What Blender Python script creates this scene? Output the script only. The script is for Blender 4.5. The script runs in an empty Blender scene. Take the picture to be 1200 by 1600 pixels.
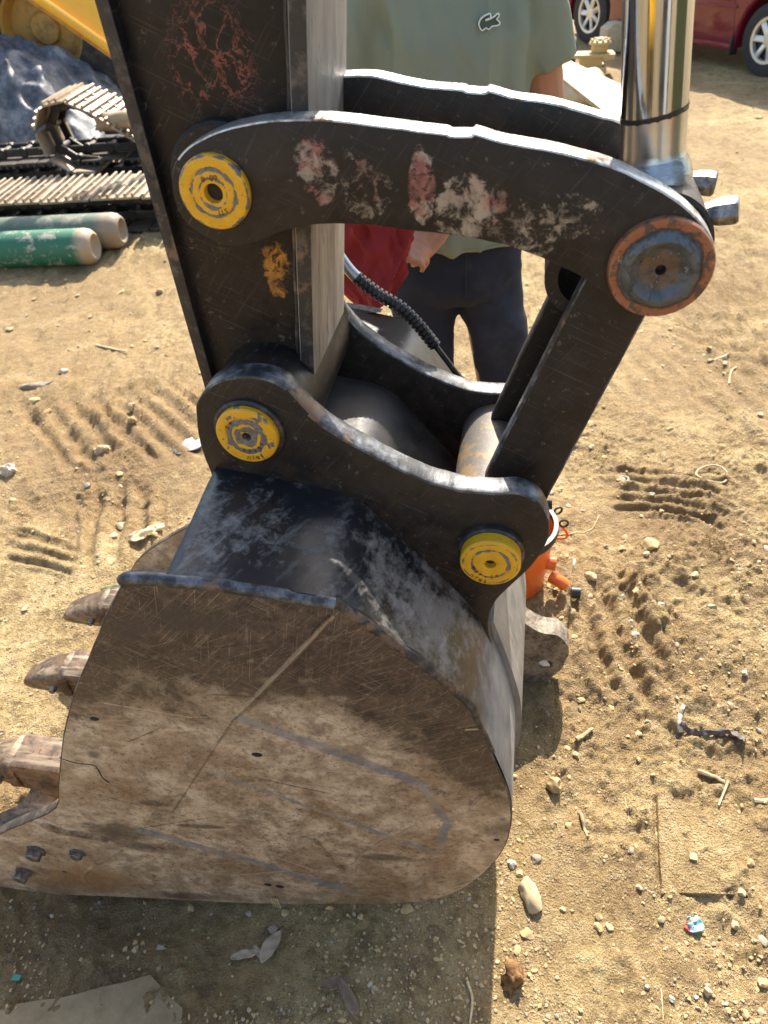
import bpy, bmesh, math, random
import numpy as np
from mathutils import Vector, Matrix
random.seed(7)
S = bpy.context.scene
R = math.radians
# ------------------------------------------------------------------ camera, sky, sun, exposure
cam_d = bpy.data.cameras.new('camera'); cam = bpy.data.objects.new('camera', cam_d)
S.collection.objects.link(cam); S.camera = cam
cam_d.sensor_fit = 'HORIZONTAL'; cam_d.sensor_width = 36.0; cam_d.lens = 36.0*1150/1200
cam_d.clip_start = 0.02; cam_d.clip_end = 3000
cam.location = (0, 0, 1.68)
PITCH, ROLL, YAW = 41.0, 5.0, 13.0
cam.matrix_world = Matrix.Translation((0, 0, 1.68)) @ Matrix.Rotation(R(90-PITCH), 4, 'X') @ Matrix.Rotation(R(-ROLL), 4, 'Z')
cam_d.dof.use_dof = True; cam_d.dof.focus_distance = 1.25; cam_d.dof.aperture_fstop = 9.0
SUN_AZ, SUN_EL = 15.5, 41.5
W = bpy.data.worlds.new('World'); S.world = W; W.use_nodes = True
wn = W.node_tree; sky = wn.nodes.new('ShaderNodeTexSky'); sky.sky_type = 'NISHITA'; sky.sun_disc = False
sky.sun_elevation = R(SUN_EL); sky.sun_rotation = R(SUN_AZ); sky.air_density = 1.3; sky.dust_density = 2.5
bg = wn.nodes['Background']; bg.inputs['Strength'].default_value = 0.13
wn.links.new(sky.outputs[0], bg.inputs['Color'])
sl = bpy.data.lights.new('sun', 'SUN'); sl.energy = 4.6; sl.angle = R(0.5); sl.color = (1, .93, .82)
so = bpy.data.objects.new('sun', sl); S.collection.objects.link(so)
sd = Vector((math.sin(R(SUN_AZ))*math.cos(R(SUN_EL)), math.cos(R(SUN_AZ))*math.cos(R(SUN_EL)), math.sin(R(SUN_EL))))
so.rotation_euler = sd.to_track_quat('Z', 'Y').to_euler(); so.location = (1, 4, 6)
S.view_settings.view_transform = 'Standard'; S.view_settings.look = 'None'
S.view_settings.exposure = 1.38; S.view_settings.gamma = 1.0; S.view_settings.use_curve_mapping = False
S.cycles.max_bounces = 8; S.cycles.diffuse_bounces = 4

# ------------------------------------------------------------------ noise in numpy
def _hash(ix, iy, seed):
    h = (ix.astype(np.int64)*374761393 + iy.astype(np.int64)*668265263 + seed*1442695041) & 0xffffffff
    h = ((h ^ (h >> 13))*1274126177) & 0xffffffff
    h = (h ^ (h >> 16))
    return (h & 0xffffff)/float(0xffffff)
def vnoise(x, y, seed=0):
    x = np.asarray(x, float); y = np.asarray(y, float)
    ix = np.floor(x); iy = np.floor(y); fx = x-ix; fy = y-iy
    fx = fx*fx*fx*(fx*(fx*6-15)+10); fy = fy*fy*fy*(fy*(fy*6-15)+10)
    a = _hash(ix, iy, seed); b = _hash(ix+1, iy, seed); c = _hash(ix, iy+1, seed); d = _hash(ix+1, iy+1, seed)
    return (a+(b-a)*fx)*(1-fy) + (c+(d-c)*fx)*fy - .5
def fbm(x, y, octv=4, seed=0, gain=.5):
    t = 0; a = 1.
    for i in range(octv):
        t = t + a*vnoise(x*2**i+17.3*i, y*2**i-9.1*i, seed+i); a *= gain
    return t

# ------------------------------------------------------------------ object helpers
COL = S.collection
def link(o, parent=None):
    COL.objects.link(o)
    if parent is not None: o.parent = parent
    return o
def tag(o, label=None, cat=None, group=None, kind=None):
    if label: o['label'] = label
    if cat: o['category'] = cat
    if group: o['group'] = group
    if kind: o['kind'] = kind
    return o
def empty(name, loc=(0, 0, 0), rz=0.0):
    o = bpy.data.objects.new(name, None); o.location = loc; o.rotation_euler = (0, 0, rz); o.empty_display_size = .05
    return link(o)
def mk(name, verts, faces, mats, parent=None, fm=None, angle=35, loc=None, rot=None):
    me = bpy.data.meshes.new(name); me.from_pydata([tuple(v) for v in verts], [], faces)
    for m in (mats if isinstance(mats, (list, tuple)) else [mats]): me.materials.append(m)
    if fm is not None: me.polygons.foreach_set('material_index', fm)
    return fin(name, me, parent, angle, loc, rot)
def fin(name, me, parent=None, angle=35, loc=None, rot=None):
    me.polygons.foreach_set('use_smooth', [True]*len(me.polygons))
    if angle is not None and angle < 180: me.set_sharp_from_angle(angle=R(angle))
    me.update()
    o = bpy.data.objects.new(name, me)
    if loc is not None: o.location = loc
    if rot is not None: o.rotation_euler = rot
    return link(o, parent)
def bm_obj(name, bm, mats, parent=None, angle=35, loc=None, rot=None):
    bmesh.ops.recalc_face_normals(bm, faces=bm.faces)
    me = bpy.data.meshes.new(name); bm.to_mesh(me); bm.free()
    for m in (mats if isinstance(mats, (list, tuple)) else [mats]): me.materials.append(m)
    return fin(name, me, parent, angle, loc, rot)
def catmull(pts, n=6, closed=True, sharp=()):
    P = [np.array(p, float) for p in pts]; N = len(P); out = []
    rng = range(N if closed else N-1)
    for i in rng:
        p1, p2 = P[i], P[(i+1) % N]
        p0 = P[(i-1) % N] if (closed or i > 0) else p1
        p3 = P[(i+2) % N] if (closed or i+2 < N) else p2
        t1 = (p2-p0)*.5; t2 = (p3-p1)*.5; L = np.linalg.norm(p2-p1)
        for t in (t1, t2):
            l = np.linalg.norm(t)
            if l > L: t *= L/l
        if i in sharp: t1 = (p2-p1)*.7
        if (i+1) % N in sharp: t2 = (p2-p1)*.7
        for k in range(n):
            s = k/n; s2 = s*s; s3 = s2*s
            out.append((2*s3-3*s2+1)*p1+(s3-2*s2+s)*t1+(-2*s3+3*s2)*p2+(s3-s2)*t2)
    if not closed: out.append(P[-1])
    return out
def wobble(pts, amp, seed=0, freq=60):
    out = []
    for i, p in enumerate(pts):
        d = vnoise(p[0]*freq+seed*3.7, p[-1]*freq-seed, seed)*2*amp; e = vnoise(p[0]*freq-7, p[-1]*freq+seed, seed+5)*2*amp
        q = np.array(p, float); q[0] += d; q[-1] += e; out.append(q)
    return out
def bm_prism(bm, front, off, bevel=.004, seg=2, fi=0, si=1, up_only=False):
    """solid from a 3-D outline pushed along off; front/back faces get slot fi, the rim slot si"""
    off = Vector(off); n = len(front)
    v0 = [bm.verts.new(Vector(p)) for p in front]; v1 = [bm.verts.new(Vector(p)+off) for p in front]
    fs = [bm.faces.new(v0), bm.faces.new(list(reversed(v1)))]
    for f in fs: f.material_index = fi
    rim = []
    edge_up = si
    for i in range(n):
        j = (i+1) % n
        f = bm.faces.new((v0[i], v1[i], v1[j], v0[j])); f.material_index = si; rim.append(f)
    bmesh.ops.recalc_face_normals(bm, faces=fs+rim)
    if up_only:
        for f in rim:
            f.normal_update(); f.material_index = si if f.normal.z > .05 else fi
    if bevel > 0:
        es = set(fs[0].edges) | set(fs[1].edges)
        r = bmesh.ops.bevel(bm, geom=list(es), offset=bevel, segments=seg, profile=.5, affect='EDGES', clamp_overlap=True)
        for f in r['faces']: f.material_index = si if not up_only or f.normal.z > .25 else fi
def prism(name, front, off, mats, parent=None, bevel=.004, angle=35, loc=None, up_only=False):
    bm = bmesh.new(); bm_prism(bm, front, off, bevel, up_only=up_only)
    bmesh.ops.triangulate(bm, faces=[f for f in bm.faces if len(f.verts) > 4])
    return bm_obj(name, bm, mats, parent, angle, loc)
def bm_box(bm, c, s, rot=None, bevel=0.0, mi=0):
    r = bmesh.ops.create_cube(bm, size=1.0)
    M = Matrix.Translation(Vector(c)) @ (rot.to_4x4() if rot is not None else Matrix.Identity(4)) @ Matrix.Diagonal((s[0], s[1], s[2], 1))
    bmesh.ops.transform(bm, matrix=M, verts=r['verts'])
    fs = list({f for v in r['verts'] for f in v.link_faces})
    for f in fs: f.material_index = mi
    if bevel > 0:
        es = list({e for f in fs for e in f.edges})
        q = bmesh.ops.bevel(bm, geom=es, offset=bevel, segments=2, profile=.5, affect='EDGES')
        for f in q['faces']: f.material_index = mi
def box(name, c, s, m, parent=None, rot=None, bevel=.003):
    bm = bmesh.new(); bm_box(bm, c, s, rot, bevel); return bm_obj(name, bm, m, parent)
def lathe_data(prof, n=48, axis='y', mi=None):
    """prof: list of (radius, position along the axis); closes on the axis where the radius is 0"""
    V = []; F = []; I = []; rings = []
    for r, a in prof:
        if r < 1e-6: rings.append([len(V)]); V.append((0, a, 0))
        else:
            rings.append(list(range(len(V), len(V)+n)))
            V += [(r*math.cos(2*math.pi*k/n), a, r*math.sin(2*math.pi*k/n)) for k in range(n)]
    for q, (A, B) in enumerate(zip(rings[:-1], rings[1:])):
        for k in range(n):
            l = (k+1) % n
            if len(A) == 1 and len(B) == 1: continue
            if len(A) == 1: F.append((A[0], B[l], B[k]))
            elif len(B) == 1: F.append((A[k], A[l], B[0]))
            else: F.append((A[k], A[l], B[l], B[k]))
            I.append(mi[q] if mi else 0)
    if axis == 'z': V = [(x, -z, y) for x, y, z in V]
    if axis == 'x': V = [(y, -x, z) for x, y, z in V]
    return V, F, I
def lathe(name, prof, mats, parent=None, n=48, axis='y', loc=None, mi=None, angle=35, rot=None):
    V, F, I = lathe_data(prof, n, axis, mi)
    return mk(name, V, F, mats, parent, I, angle, loc, rot)
def tube_data(path, rad, n=10, caps=True, base=0):
    P = [Vector(p) for p in path]; V = []; F = []; up = None
    if not hasattr(rad, '__len__'): rad = [rad]*len(P)
    for i, p in enumerate(P):
        t = (P[min(i+1, len(P)-1)]-P[max(i-1, 0)]).normalized()
        if up is None: up = t.orthogonal().normalized()
        up = (up-t*up.dot(t)).normalized(); b = t.cross(up)
        for k in range(n):
            a = 2*math.pi*k/n; V.append(p+(up*math.cos(a)+b*math.sin(a))*rad[i])
    for i in range(len(P)-1):
        for k in range(n):
            l = (k+1) % n; F.append((base+i*n+k, base+i*n+l, base+(i+1)*n+l, base+(i+1)*n+k))
    if caps:
        F.append(tuple(base+k for k in reversed(range(n)))); F.append(tuple(base+(len(P)-1)*n+k for k in range(n)))
    return V, F
def tube(name, path, rad, m, parent=None, n=10, angle=50):
    V, F = tube_data(path, rad, n); return mk(name, V, F, m, parent, None, angle)
def tubes(name, lst, m, parent=None, n=8, angle=50):
    V = []; F = []
    for path, rad in lst:
        v, f = tube_data(path, rad, n, True, len(V)); V += v; F += f
    return mk(name, V, F, m, parent, None, angle)
def capsule(path, rad, n=14):
    """tapered tube with round ends, for fused bodies"""
    P = [Vector(p) for p in path]; rad = list(rad)
    t0 = (P[1]-P[0]).normalized(); t1 = (P[-1]-P[-2]).normalized()
    A = [P[0]-t0*rad[0]*math.sin(a) for a in (1.45, 1.1, .7, .35)]; ra = [rad[0]*math.cos(a) for a in (1.45, 1.1, .7, .35)]
    B = [P[-1]+t1*rad[-1]*math.sin(a) for a in (.35, .7, 1.1, 1.45)]; rb = [rad[-1]*math.cos(a) for a in (.35, .7, 1.1, 1.45)]
    return A+P+B, ra+rad+rb, n
def loft_data(rings, n=40, base=0, powr=2.0):
    """rings: (cx, cy, z, rx, ry) stacked and capped"""
    V = []; F = []
    for cx, cy, z, rx, ry in rings:
        for k in range(n):
            a = 2*math.pi*k/n; ca, sa = math.cos(a), math.sin(a)
            V.append((cx+rx*math.copysign(abs(ca)**(2/powr), ca), cy+ry*math.copysign(abs(sa)**(2/powr), sa), z))
    for i in range(len(rings)-1):
        for k in range(n):
            l = (k+1) % n; F.append((base+i*n+k, base+i*n+l, base+(i+1)*n+l, base+(i+1)*n+k))
    F.append(tuple(base+k for k in reversed(range(n)))); F.append(tuple(base+(len(rings)-1)*n+k for k in range(n)))
    return V, F
def fuse(name, pieces, voxel, smooth, m, parent=None, fold=None):
    """join closed pieces, remesh them into one continuous skin and smooth it"""
    V = []; F = []
    for v, f in pieces:
        b = len(V); V += [tuple(q) for q in v]; F += [tuple(i+b for i in q) for q in f]
    me = bpy.data.meshes.new(name); me.from_pydata(V, [], F)
    o = bpy.data.objects.new(name, me); COL.objects.link(o)
    md = o.modifiers.new('r', 'REMESH'); md.mode = 'VOXEL'; md.voxel_size = voxel
    ms = o.modifiers.new('s', 'SMOOTH'); ms.factor = .5; ms.iterations = smooth
    dg = bpy.context.evaluated_depsgraph_get(); ev = o.evaluated_get(dg)
    me2 = bpy.data.meshes.new_from_object(ev); bpy.data.objects.remove(o); bpy.data.meshes.remove(me)
    if fold is not None:
        n = len(me2.vertices); co = np.empty(n*3); no = np.empty(n*3)
        me2.vertices.foreach_get('co', co); me2.vertices.foreach_get('normal', no)
        co = co.reshape(-1, 3); no = no.reshape(-1, 3)
        co = fold(co, no); me2.vertices.foreach_set('co', co.ravel())
    me2.materials.clear(); me2.materials.append(m); me2.name = name
    return fin(name, me2, parent, 180)
def cap_piece(path, rad, n=14):
    P, r, n = capsule(path, rad, n); return tube_data(P, r, n)
def ico_rock(rx, ry, rz, seed, sub=2, rough=.25):
    bm = bmesh.new(); bmesh.ops.create_icosphere(bm, subdivisions=sub, radius=1)
    rr = random.Random(seed); ax = [Vector((rr.gauss(0, 1), rr.gauss(0, 1), rr.gauss(0, 1))).normalized() for _ in range(7)]
    am = [rr.uniform(.50, .88) for _ in range(7)]
    vs_ = np.array([tuple(v.co.normalized()) for v in bm.verts]); nz_ = fbm(vs_[:, 0]*1.7+vs_[:, 2]*1.3+seed, vs_[:, 1]*1.7-vs_[:, 2]*.9, 4, seed % 50, .6)
    for vi_, v in enumerate(bm.verts):
        d = v.co.normalized(); s = 1.0
        for a, m_ in zip(ax, am):
            q = d.dot(a)
            if q > m_: s = min(s, m_/q)
        s *= 1+rough*.4*rr.uniform(-.3, .3)+.45*nz_[vi_]
        v.co = Vector((d.x*s*rx, d.y*s*ry, d.z*s*rz))
    return bm

# ------------------------------------------------------------------ materials
class MT:
    def __init__(s, name):
        s.m = bpy.data.materials.new(name); s.m.use_nodes = True; s.t = s.m.node_tree
        s.b = s.t.nodes['Principled BSDF']; s._co = None
    def nd(s, t, **kw):
        n = s.t.nodes.new('ShaderNode'+t)
        for k, v in kw.items(): setattr(n, k, v)
        return n
    def put(s, sock, v):
        if v is None: return
        if isinstance(v, bpy.types.NodeSocket): s.t.links.new(v, sock)
        else:
            if isinstance(v, tuple) and len(v) == 3 and sock.type == 'RGBA': v = (*v, 1)
            sock.default_value = v
    def co(s, scale=(1, 1, 1), rot=(0, 0, 0), loc=(0, 0, 0)):
        if s._co is None: s._co = s.nd('TexCoord').outputs['Object']
        src = s._co
        if any(rot):
            r0 = s.nd('Mapping'); s.put(r0.inputs[0], src); r0.inputs['Rotation'].default_value = rot; src = r0.outputs[0]
        n = s.nd('Mapping'); s.put(n.inputs[0], src); n.inputs['Scale'].default_value = scale
        n.inputs['Location'].default_value = loc
        return n.outputs[0]
    def noise(s, scale, detail=6, rough=.6, vec=None, dist=0.0):
        n = s.nd('TexNoise'); s.put(n.inputs['Vector'], vec if vec is not None else s.co())
        n.inputs['Scale'].default_value = scale; n.inputs['Detail'].default_value = detail
        n.inputs['Roughness'].default_value = rough; n.inputs['Distortion'].default_value = dist
        return n.outputs[0]
    def vor(s, scale, feature='F1', vec=None, rnd=1.0):
        n = s.nd('TexVoronoi', feature=feature); s.put(n.inputs['Vector'], vec if vec is not None else s.co())
        n.inputs['Scale'].default_value = scale; n.inputs['Randomness'].default_value = rnd
        return n.outputs[0]
    def ramp(s, f, stops):
        n = s.nd('ValToRGB'); s.put(n.inputs[0], f); e = n.color_ramp.elements
        while len(e) < len(stops): e.new(.5)
        for el, (p, c) in zip(e, stops):
            el.position = p; el.color = (c, c, c, 1) if not isinstance(c, tuple) else (*c, 1)
        return n.outputs[0]
    def mix(s, f, a, b, mode='MIX'):
        n = s.nd('Mix', data_type='RGBA', blend_type=mode); s.put(n.inputs[0], f); s.put(n.inputs[6], a); s.put(n.inputs[7], b)
        return n.outputs[2]
    def ma(s, op, a, b=None, clamp=False):
        n = s.nd('Math', operation=op); n.use_clamp = clamp; s.put(n.inputs[0], a); s.put(n.inputs[1], b)
        return n.outputs[0]
    def blob(s, loc, rad):
        n = s.nd('Mapping', vector_type='TEXTURE'); s.co(); s.put(n.inputs[0], s._co)
        n.inputs['Location'].default_value = loc; n.inputs['Scale'].default_value = rad
        l = s.nd('VectorMath', operation='LENGTH'); s.put(l.inputs[0], n.outputs[0])
        return s.ma('SUBTRACT', 1.0, l.outputs['Value'], True)
    def seg(s, U, Z, p, q):
        # distance in the (u, z) plane from the line p-q
        dx, dz = q[0]-p[0], q[1]-p[1]; L2 = dx*dx+dz*dz
        a = s.ma('ADD', s.ma('MULTIPLY', s.ma('SUBTRACT', U, p[0]), dx/L2), s.ma('MULTIPLY', s.ma('SUBTRACT', Z, p[1]), dz/L2), True)
        du = s.ma('SUBTRACT', U, s.ma('ADD', p[0], s.ma('MULTIPLY', a, dx))); dv = s.ma('SUBTRACT', Z, s.ma('ADD', p[1], s.ma('MULTIPLY', a, dz)))
        return s.ma('SQRT', s.ma('ADD', s.ma('MULTIPLY', du, du), s.ma('MULTIPLY', dv, dv)))
    def bump(s, h, strength=.3, dist=.002, nrm=None):
        n = s.nd('Bump'); n.inputs['Strength'].default_value = strength; n.inputs['Distance'].default_value = dist
        s.put(n.inputs['Height'], h); s.put(n.inputs['Normal'], nrm); return n.outputs[0]
    def fin(s, color=None, rough=None, metal=None, normal=None, **kw):
        s.put(s.b.inputs['Base Color'], color); s.put(s.b.inputs['Roughness'], rough); s.put(s.b.inputs['Metallic'], metal)
        s.put(s.b.inputs['Normal'], normal)
        for k, v in kw.items(): s.put(s.b.inputs[k], v)
        return s.m
def thresh(t, f, a, b): return t.ramp(f, [(a, 0.), (b, 1.)])

def black_steel(name, patches=(), base=(.013, .0112, .0098), dust=(.052, .038, .027), rough=.5, dustamt=.55):
    """worn black paint over steel; patches: (centre, radii, colour a, colour b, bias) where the paint has flaked off"""
    t = MT(name)
    n1 = t.noise(5, 8, .62); n2 = t.noise(38, 7, .65); st = t.noise(14, 6, .7, t.co((1, 1, 7), (0, .5, 0)))
    d = t.ramp(t.mix(.5, n1, n2), [(.44, 0.), (.58, 1.)])
    c = t.mix(t.ma('MULTIPLY', d, dustamt), base, dust)
    sc = thresh(t, t.noise(14, 1.5, .5, t.co((1, 1, 60), (0, .9, 0))), .66, .72)
    sc2 = thresh(t, t.noise(12, 1.5, .5, t.co((1, 1, 70), (0, -.45, 0))), .66, .72)
    c = t.mix(t.ma('MULTIPLY', t.ma('MAXIMUM', sc, sc2), .20), c, (.2, .17, .13))
    fl = thresh(t, t.noise(95, 5, .7), .63, .67)
    c = t.mix(t.ma('MULTIPLY', fl, .35), c, (.20, .17, .13))
    h = t.mix(.5, n2, st)
    for loc, rad, ca, cb, bias in patches:
        g = t.ma('MULTIPLY', t.blob(loc, tuple(r_*1.5 for r_ in rad) if bias > 1 else rad), 1.25 if bias > 1 else 2.4, True); nn = t.noise(52, 10, .76, t.co((1, 1, 1), (0, 0, 0), (loc[0]*3, 0, loc[2]*5)), .5)
        if bias > 1: nn = t.ma('SUBTRACT', .80, t.ma('MULTIPLY', t.ma('ABSOLUTE', t.ma('SUBTRACT', t.noise(34, 8, .68, t.co((1, 1, 1), (0, 0, 0), (loc[0]*7, 0, 1)), .5), .5)), 6.5)); bias -= 1
        f = t.ma('MULTIPLY', thresh(t, t.ma('ADD', nn, t.ma('MULTIPLY', g, .34)), bias, bias+.09), t.ramp(n2, [(.36, .35), (.56, .95)]))
        col = t.mix(thresh(t, t.noise(26, 4, .6, t.co((1, 1, 1), (0, 0, 0), (loc[0], 3, 1))), .46, .56), ca, cb)
        c = t.mix(f, c, col); h = t.mix(f, h, (.18, .18, .18))
    r = t.ramp(n2, [(.3, rough-.1), (.7, rough+.16)])
    lump = t.noise(9, 3, .5)
    nb = t.bump(h, .35, .0015, t.bump(lump, .25, .006))
    return t.fin(c, r, 0.0, nb, **{'Specular IOR Level': .3})
def worn_edge(name, a=(.30, .29, .27), b=(.05, .045, .04), lo=.42, hi=.58, metal=.55, rough=.38):
    t = MT(name); n = t.noise(30, 8, .7); s = t.noise(120, 4, .6, t.co((1, .2, 1)))
    f = t.ramp(n, [(lo, 0.), (hi, 1.)])
    c = t.mix(f, b, a); c = t.mix(thresh(t, t.noise(11, 6, .7), .58, .64), c, (.16, .1, .06))
    return t.fin(c, t.ramp(s, [(.3, rough-.1), (.7, rough+.2)]), t.ma('MULTIPLY', f, metal), t.bump(t.mix(.5, n, s), .5, .002))
M = {}
PRIMER, PINK, CREAM = (.33, .275, .205), (.33, .135, .11), (.36, .305, .23)
# --- steel of the arm and bucket
M['stick'] = black_steel('stick_paint', [
    ((-.35, .865, 1.535), (.07, .2, .085), (.30, .09, .065), (.15, .07, .05), 1.99),
    ((-.28, .865, 1.50), (.05, .2, .10), (.26, .12, .08), (.16, .11, .075), 2.0),
    ((-.315, .865, 1.30), (.030, .2, .055), (.50, .22, .03), (.36, .17, .04), .80),
    ((-.42, .865, 1.25), (.02, .2, .10), (.22, .11, .05), (.22, .14, .07), .90),
    ((-.40, .865, 1.33), (.06, .2, .05), (.30, .17, .05), (.13, .10, .07), .93)], base=(.0095, .0082, .0076), dust=(.038, .025, .017))
M['guide'] = black_steel('link_paint', [
    ((-.232, .83, 1.436), (.035, .2, .055), PRIMER, PINK, .81),
    ((-.118, .83, 1.415), (.024, .2, .062), CREAM, PINK, .775),
    ((-.073, .83, 1.392), (.045, .2, .055), CREAM, (.38, .27, .21), .785),
    ((-.02, .83, 1.375), (.045, .2, .045), PRIMER, (.25, .19, .14), .83),
    ((.04, .83, 1.385), (.05, .2, .04), (.30, .25, .18), (.25, .19, .14), .84),
    ((-.245, .83, 1.445), (.022, .2, .03), CREAM, PRIMER, .80), ((-.20, .83, 1.44), (.03, .2, .03), PRIMER, CREAM, .84), ((-.045, .83, 1.40), (.03, .2, .04), CREAM, PINK, .82), ((.005, .83, 1.355), (.04, .2, .03), PRIMER, CREAM, .84),
    ((-.18, .83, 1.415), (.05, .2, .05), (.34, .28, .2), PINK, .84)], base=(.0135, .0112, .0096), dust=(.045, .033, .024))
M['ear'] = black_steel('ear_paint', base=(.0115, .0100, .0092), dust=(.046, .031, .021), rough=.42)
M['hlink'] = black_steel('bucket_link_paint', base=(.0135, .011, .0095), dust=(.038, .028, .021), rough=.5)
M['edge'] = worn_edge('worn_steel_edge', (.52, .51, .48), (.12, .11, .10), .34, .5, .75, .30)
M['edge_blue'] = worn_edge('scuffed_paint_edge', (.17, .18, .195), (.022, .023, .026), .47, .62, .35, .38)
M['edge_dark'] = worn_edge('dark_edge', (.12, .10, .08), (.024, .02, .018), .5, .64, .2, .5)

t = MT('shelf_paint')                                                # glossy black repaint with dry dusty smears
n1 = t.noise(9, 8, .6); n2 = t.noise(60, 6, .7, t.co((1, .25, 1), (0, 0, .5))); n3 = t.noise(26, 8, .75)
sm = t.ma('MULTIPLY', t.ramp(n1, [(.47, 0.), (.66, 1.)]), t.ramp(n3, [(.40, 0.), (.64, 1.)]))
g = t.ma('ADD', t.blob((-.10, .69, .90), (.22, .20, .25)), t.blob((-.38, .66, 1.0), (.14, .11, .15)))
sm = t.ramp(t.ma('ADD', t.mix(.68, n1, n3), t.ma('MULTIPLY', g, .17)), [(.55, 0.), (.67, .85)])
st = thresh(t, n2, .53, .66)
c = t.mix(sm, (.013, .013, .0145), (.215, .195, .17)); c = t.mix(t.ma('MULTIPLY', t.ma('MULTIPLY', st, g), 1.2, True), c, (.24, .225, .20))
sp_ = t.nd('SeparateXYZ'); t.co(); t.put(sp_.inputs[0], t._co)
sad = t.ma('MULTIPLY', t.ma('MULTIPLY', t.blob((-.15, .95, 1.0), (.38, .20, .40)), 3.0, True), t.ramp(t.mix(.5, n1, n3), [(.40, .25), (.56, 1.)]))
c = t.mix(sad, c, t.mix(n3, (.022, .018, .015), (.085, .066, .05)))
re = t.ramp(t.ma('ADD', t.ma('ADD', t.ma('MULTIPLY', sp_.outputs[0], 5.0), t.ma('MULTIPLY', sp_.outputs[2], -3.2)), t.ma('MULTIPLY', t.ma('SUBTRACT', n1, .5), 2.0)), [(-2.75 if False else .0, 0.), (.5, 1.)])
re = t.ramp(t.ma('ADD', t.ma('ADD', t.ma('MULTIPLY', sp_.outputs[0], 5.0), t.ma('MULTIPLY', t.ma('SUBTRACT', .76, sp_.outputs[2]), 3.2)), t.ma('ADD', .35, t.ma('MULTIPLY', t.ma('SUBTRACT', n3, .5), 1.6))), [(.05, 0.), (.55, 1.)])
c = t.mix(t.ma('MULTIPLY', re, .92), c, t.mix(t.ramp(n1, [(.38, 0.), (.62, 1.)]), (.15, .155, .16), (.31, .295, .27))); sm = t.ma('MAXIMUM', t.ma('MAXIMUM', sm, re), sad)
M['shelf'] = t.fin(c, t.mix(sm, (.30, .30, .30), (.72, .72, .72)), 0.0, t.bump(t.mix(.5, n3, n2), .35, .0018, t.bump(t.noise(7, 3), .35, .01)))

t = MT('back_steel')                                                 # bare, rubbed steel on the back of the bucket
n1 = t.noise(10, 8, .65); n2 = t.noise(40, 6, .7, t.co((1, 1, .12)))
c = t.mix(t.ramp(n1, [(.35, 0.), (.65, 1.)]), (.16, .165, .17), (.33, .32, .30)); c = t.mix(thresh(t, n2, .52, .68), c, (.42, .37, .29))
M['back'] = t.fin(c, t.ramp(n2, [(.3, .38), (.7, .62)]), .35, t.bump(t.mix(.5, n1, n2), .4, .002))

OVERLAY = [([(-0.3806,0.5762,0.7286),(-0.2696,0.5859,0.6616),(-0.1102,0.5999,0.5538)], .0125), ([(-0.4643,0.5689,0.5694),(-0.3164,0.5818,0.4659),(-0.0938,0.6013,0.3087)], .006), ([(-0.1104,0.5998,0.5455),(-0.0762,0.6028,0.4323),(-0.0914,0.6015,0.3143)], .008), ([(-0.6508,0.5526,0.3396),(-0.4626,0.569,0.2336),(-0.2738,0.5855,0.1177)], .0135)]
t = MT('side_plate_steel')                                           # scoured steel, dark brown film above, tan dust below
ax = R(17)
n1 = t.noise(4.5, 9, .62); n2 = t.noise(24, 10, .72); n5 = t.noise(9, 9, .70, None, .5)
n7 = t.noise(85, 8, .72); sa = t.noise(9, 1.5, .5, t.co((1, 1, 85), (0, R(24), 0)), .05); sb = t.noise(11, 1.5, .5, t.co((1, 1, 80), (0, R(48), 0)), .05); sc = t.noise(10, 1.5, .5, t.co((1, 1, 80), (0, R(-38), 0)), .05); sd_ = t.noise(13, 1.5, .5, t.co((1, 1, 70), (0, R(78), 0)), .05)
sep = t.nd('SeparateXYZ'); t.co(); t.put(sep.inputs[0], t._co); U_, Z_ = sep.outputs[0], sep.outputs[2]
fA = t.ma('SUBTRACT', Z_, t.ma('ADD', .775, t.ma('MULTIPLY', U_, .12)))
fB = t.ma('SUBTRACT', Z_, t.ma('ADD', .485, t.ma('MULTIPLY', U_, -.98)))
fm_ = t.ma('MAXIMUM', fA, fB)
top = t.ramp(t.ma('ADD', t.ma('MULTIPLY', fm_, 3.2), t.ma('ADD', t.ma('MULTIPLY', t.ma('SUBTRACT', n5, .5), 1.5), t.ma('MULTIPLY', t.ma('SUBTRACT', n2, .5), 1.3))), [(.0, 0.), (.34, 1.)])
tan = t.mix(t.ramp(n2, [(.42, 0.), (.58, 1.)]), (.29, .215, .14), (.60, .475, .325))
tan = t.mix(t.ramp(n5, [(.44, 0.), (.62, .75)]), tan, (.27, .175, .095))
tan = t.mix(t.ramp(n1, [(.50, 0.), (.62, .6)]), tan, (.20, .115, .05))
brn = t.mix(t.ramp(n2, [(.43, 0.), (.58, 1.)]), (.032, .0215, .015), (.10, .064, .038))
c = t.mix(top, tan, brn)
tri = t.ma('ADD', t.blob((-.01, .6, .62), (.12, .4, .12)), t.blob((-.16, .6, .88), (.18, .4, .06)))
c = t.mix(t.ma('MULTIPLY', t.ramp(t.ma('ADD', tri, t.ma('MULTIPLY', t.ma('SUBTRACT', n2, .5), 1.8)), [(.2, 0.), (.45, 1.)]), .8), c, (.06, .036, .021))
pm_ = t.ramp(n5, [(.40, 0.), (.60, 1.)]); pm2 = t.ma('SUBTRACT', 1.0, pm_)
c = t.mix(t.ma('MULTIPLY', thresh(t, n7, .53, .60), .40), c, (.05, .035, .024)); c = t.mix(t.ma('MULTIPLY', t.ma('SUBTRACT', 1.0, thresh(t, n7, .38, .44)), t.ma('SUBTRACT', .38, t.ma('MULTIPLY', top, .24))), c, (.50, .38, .25))
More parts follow.
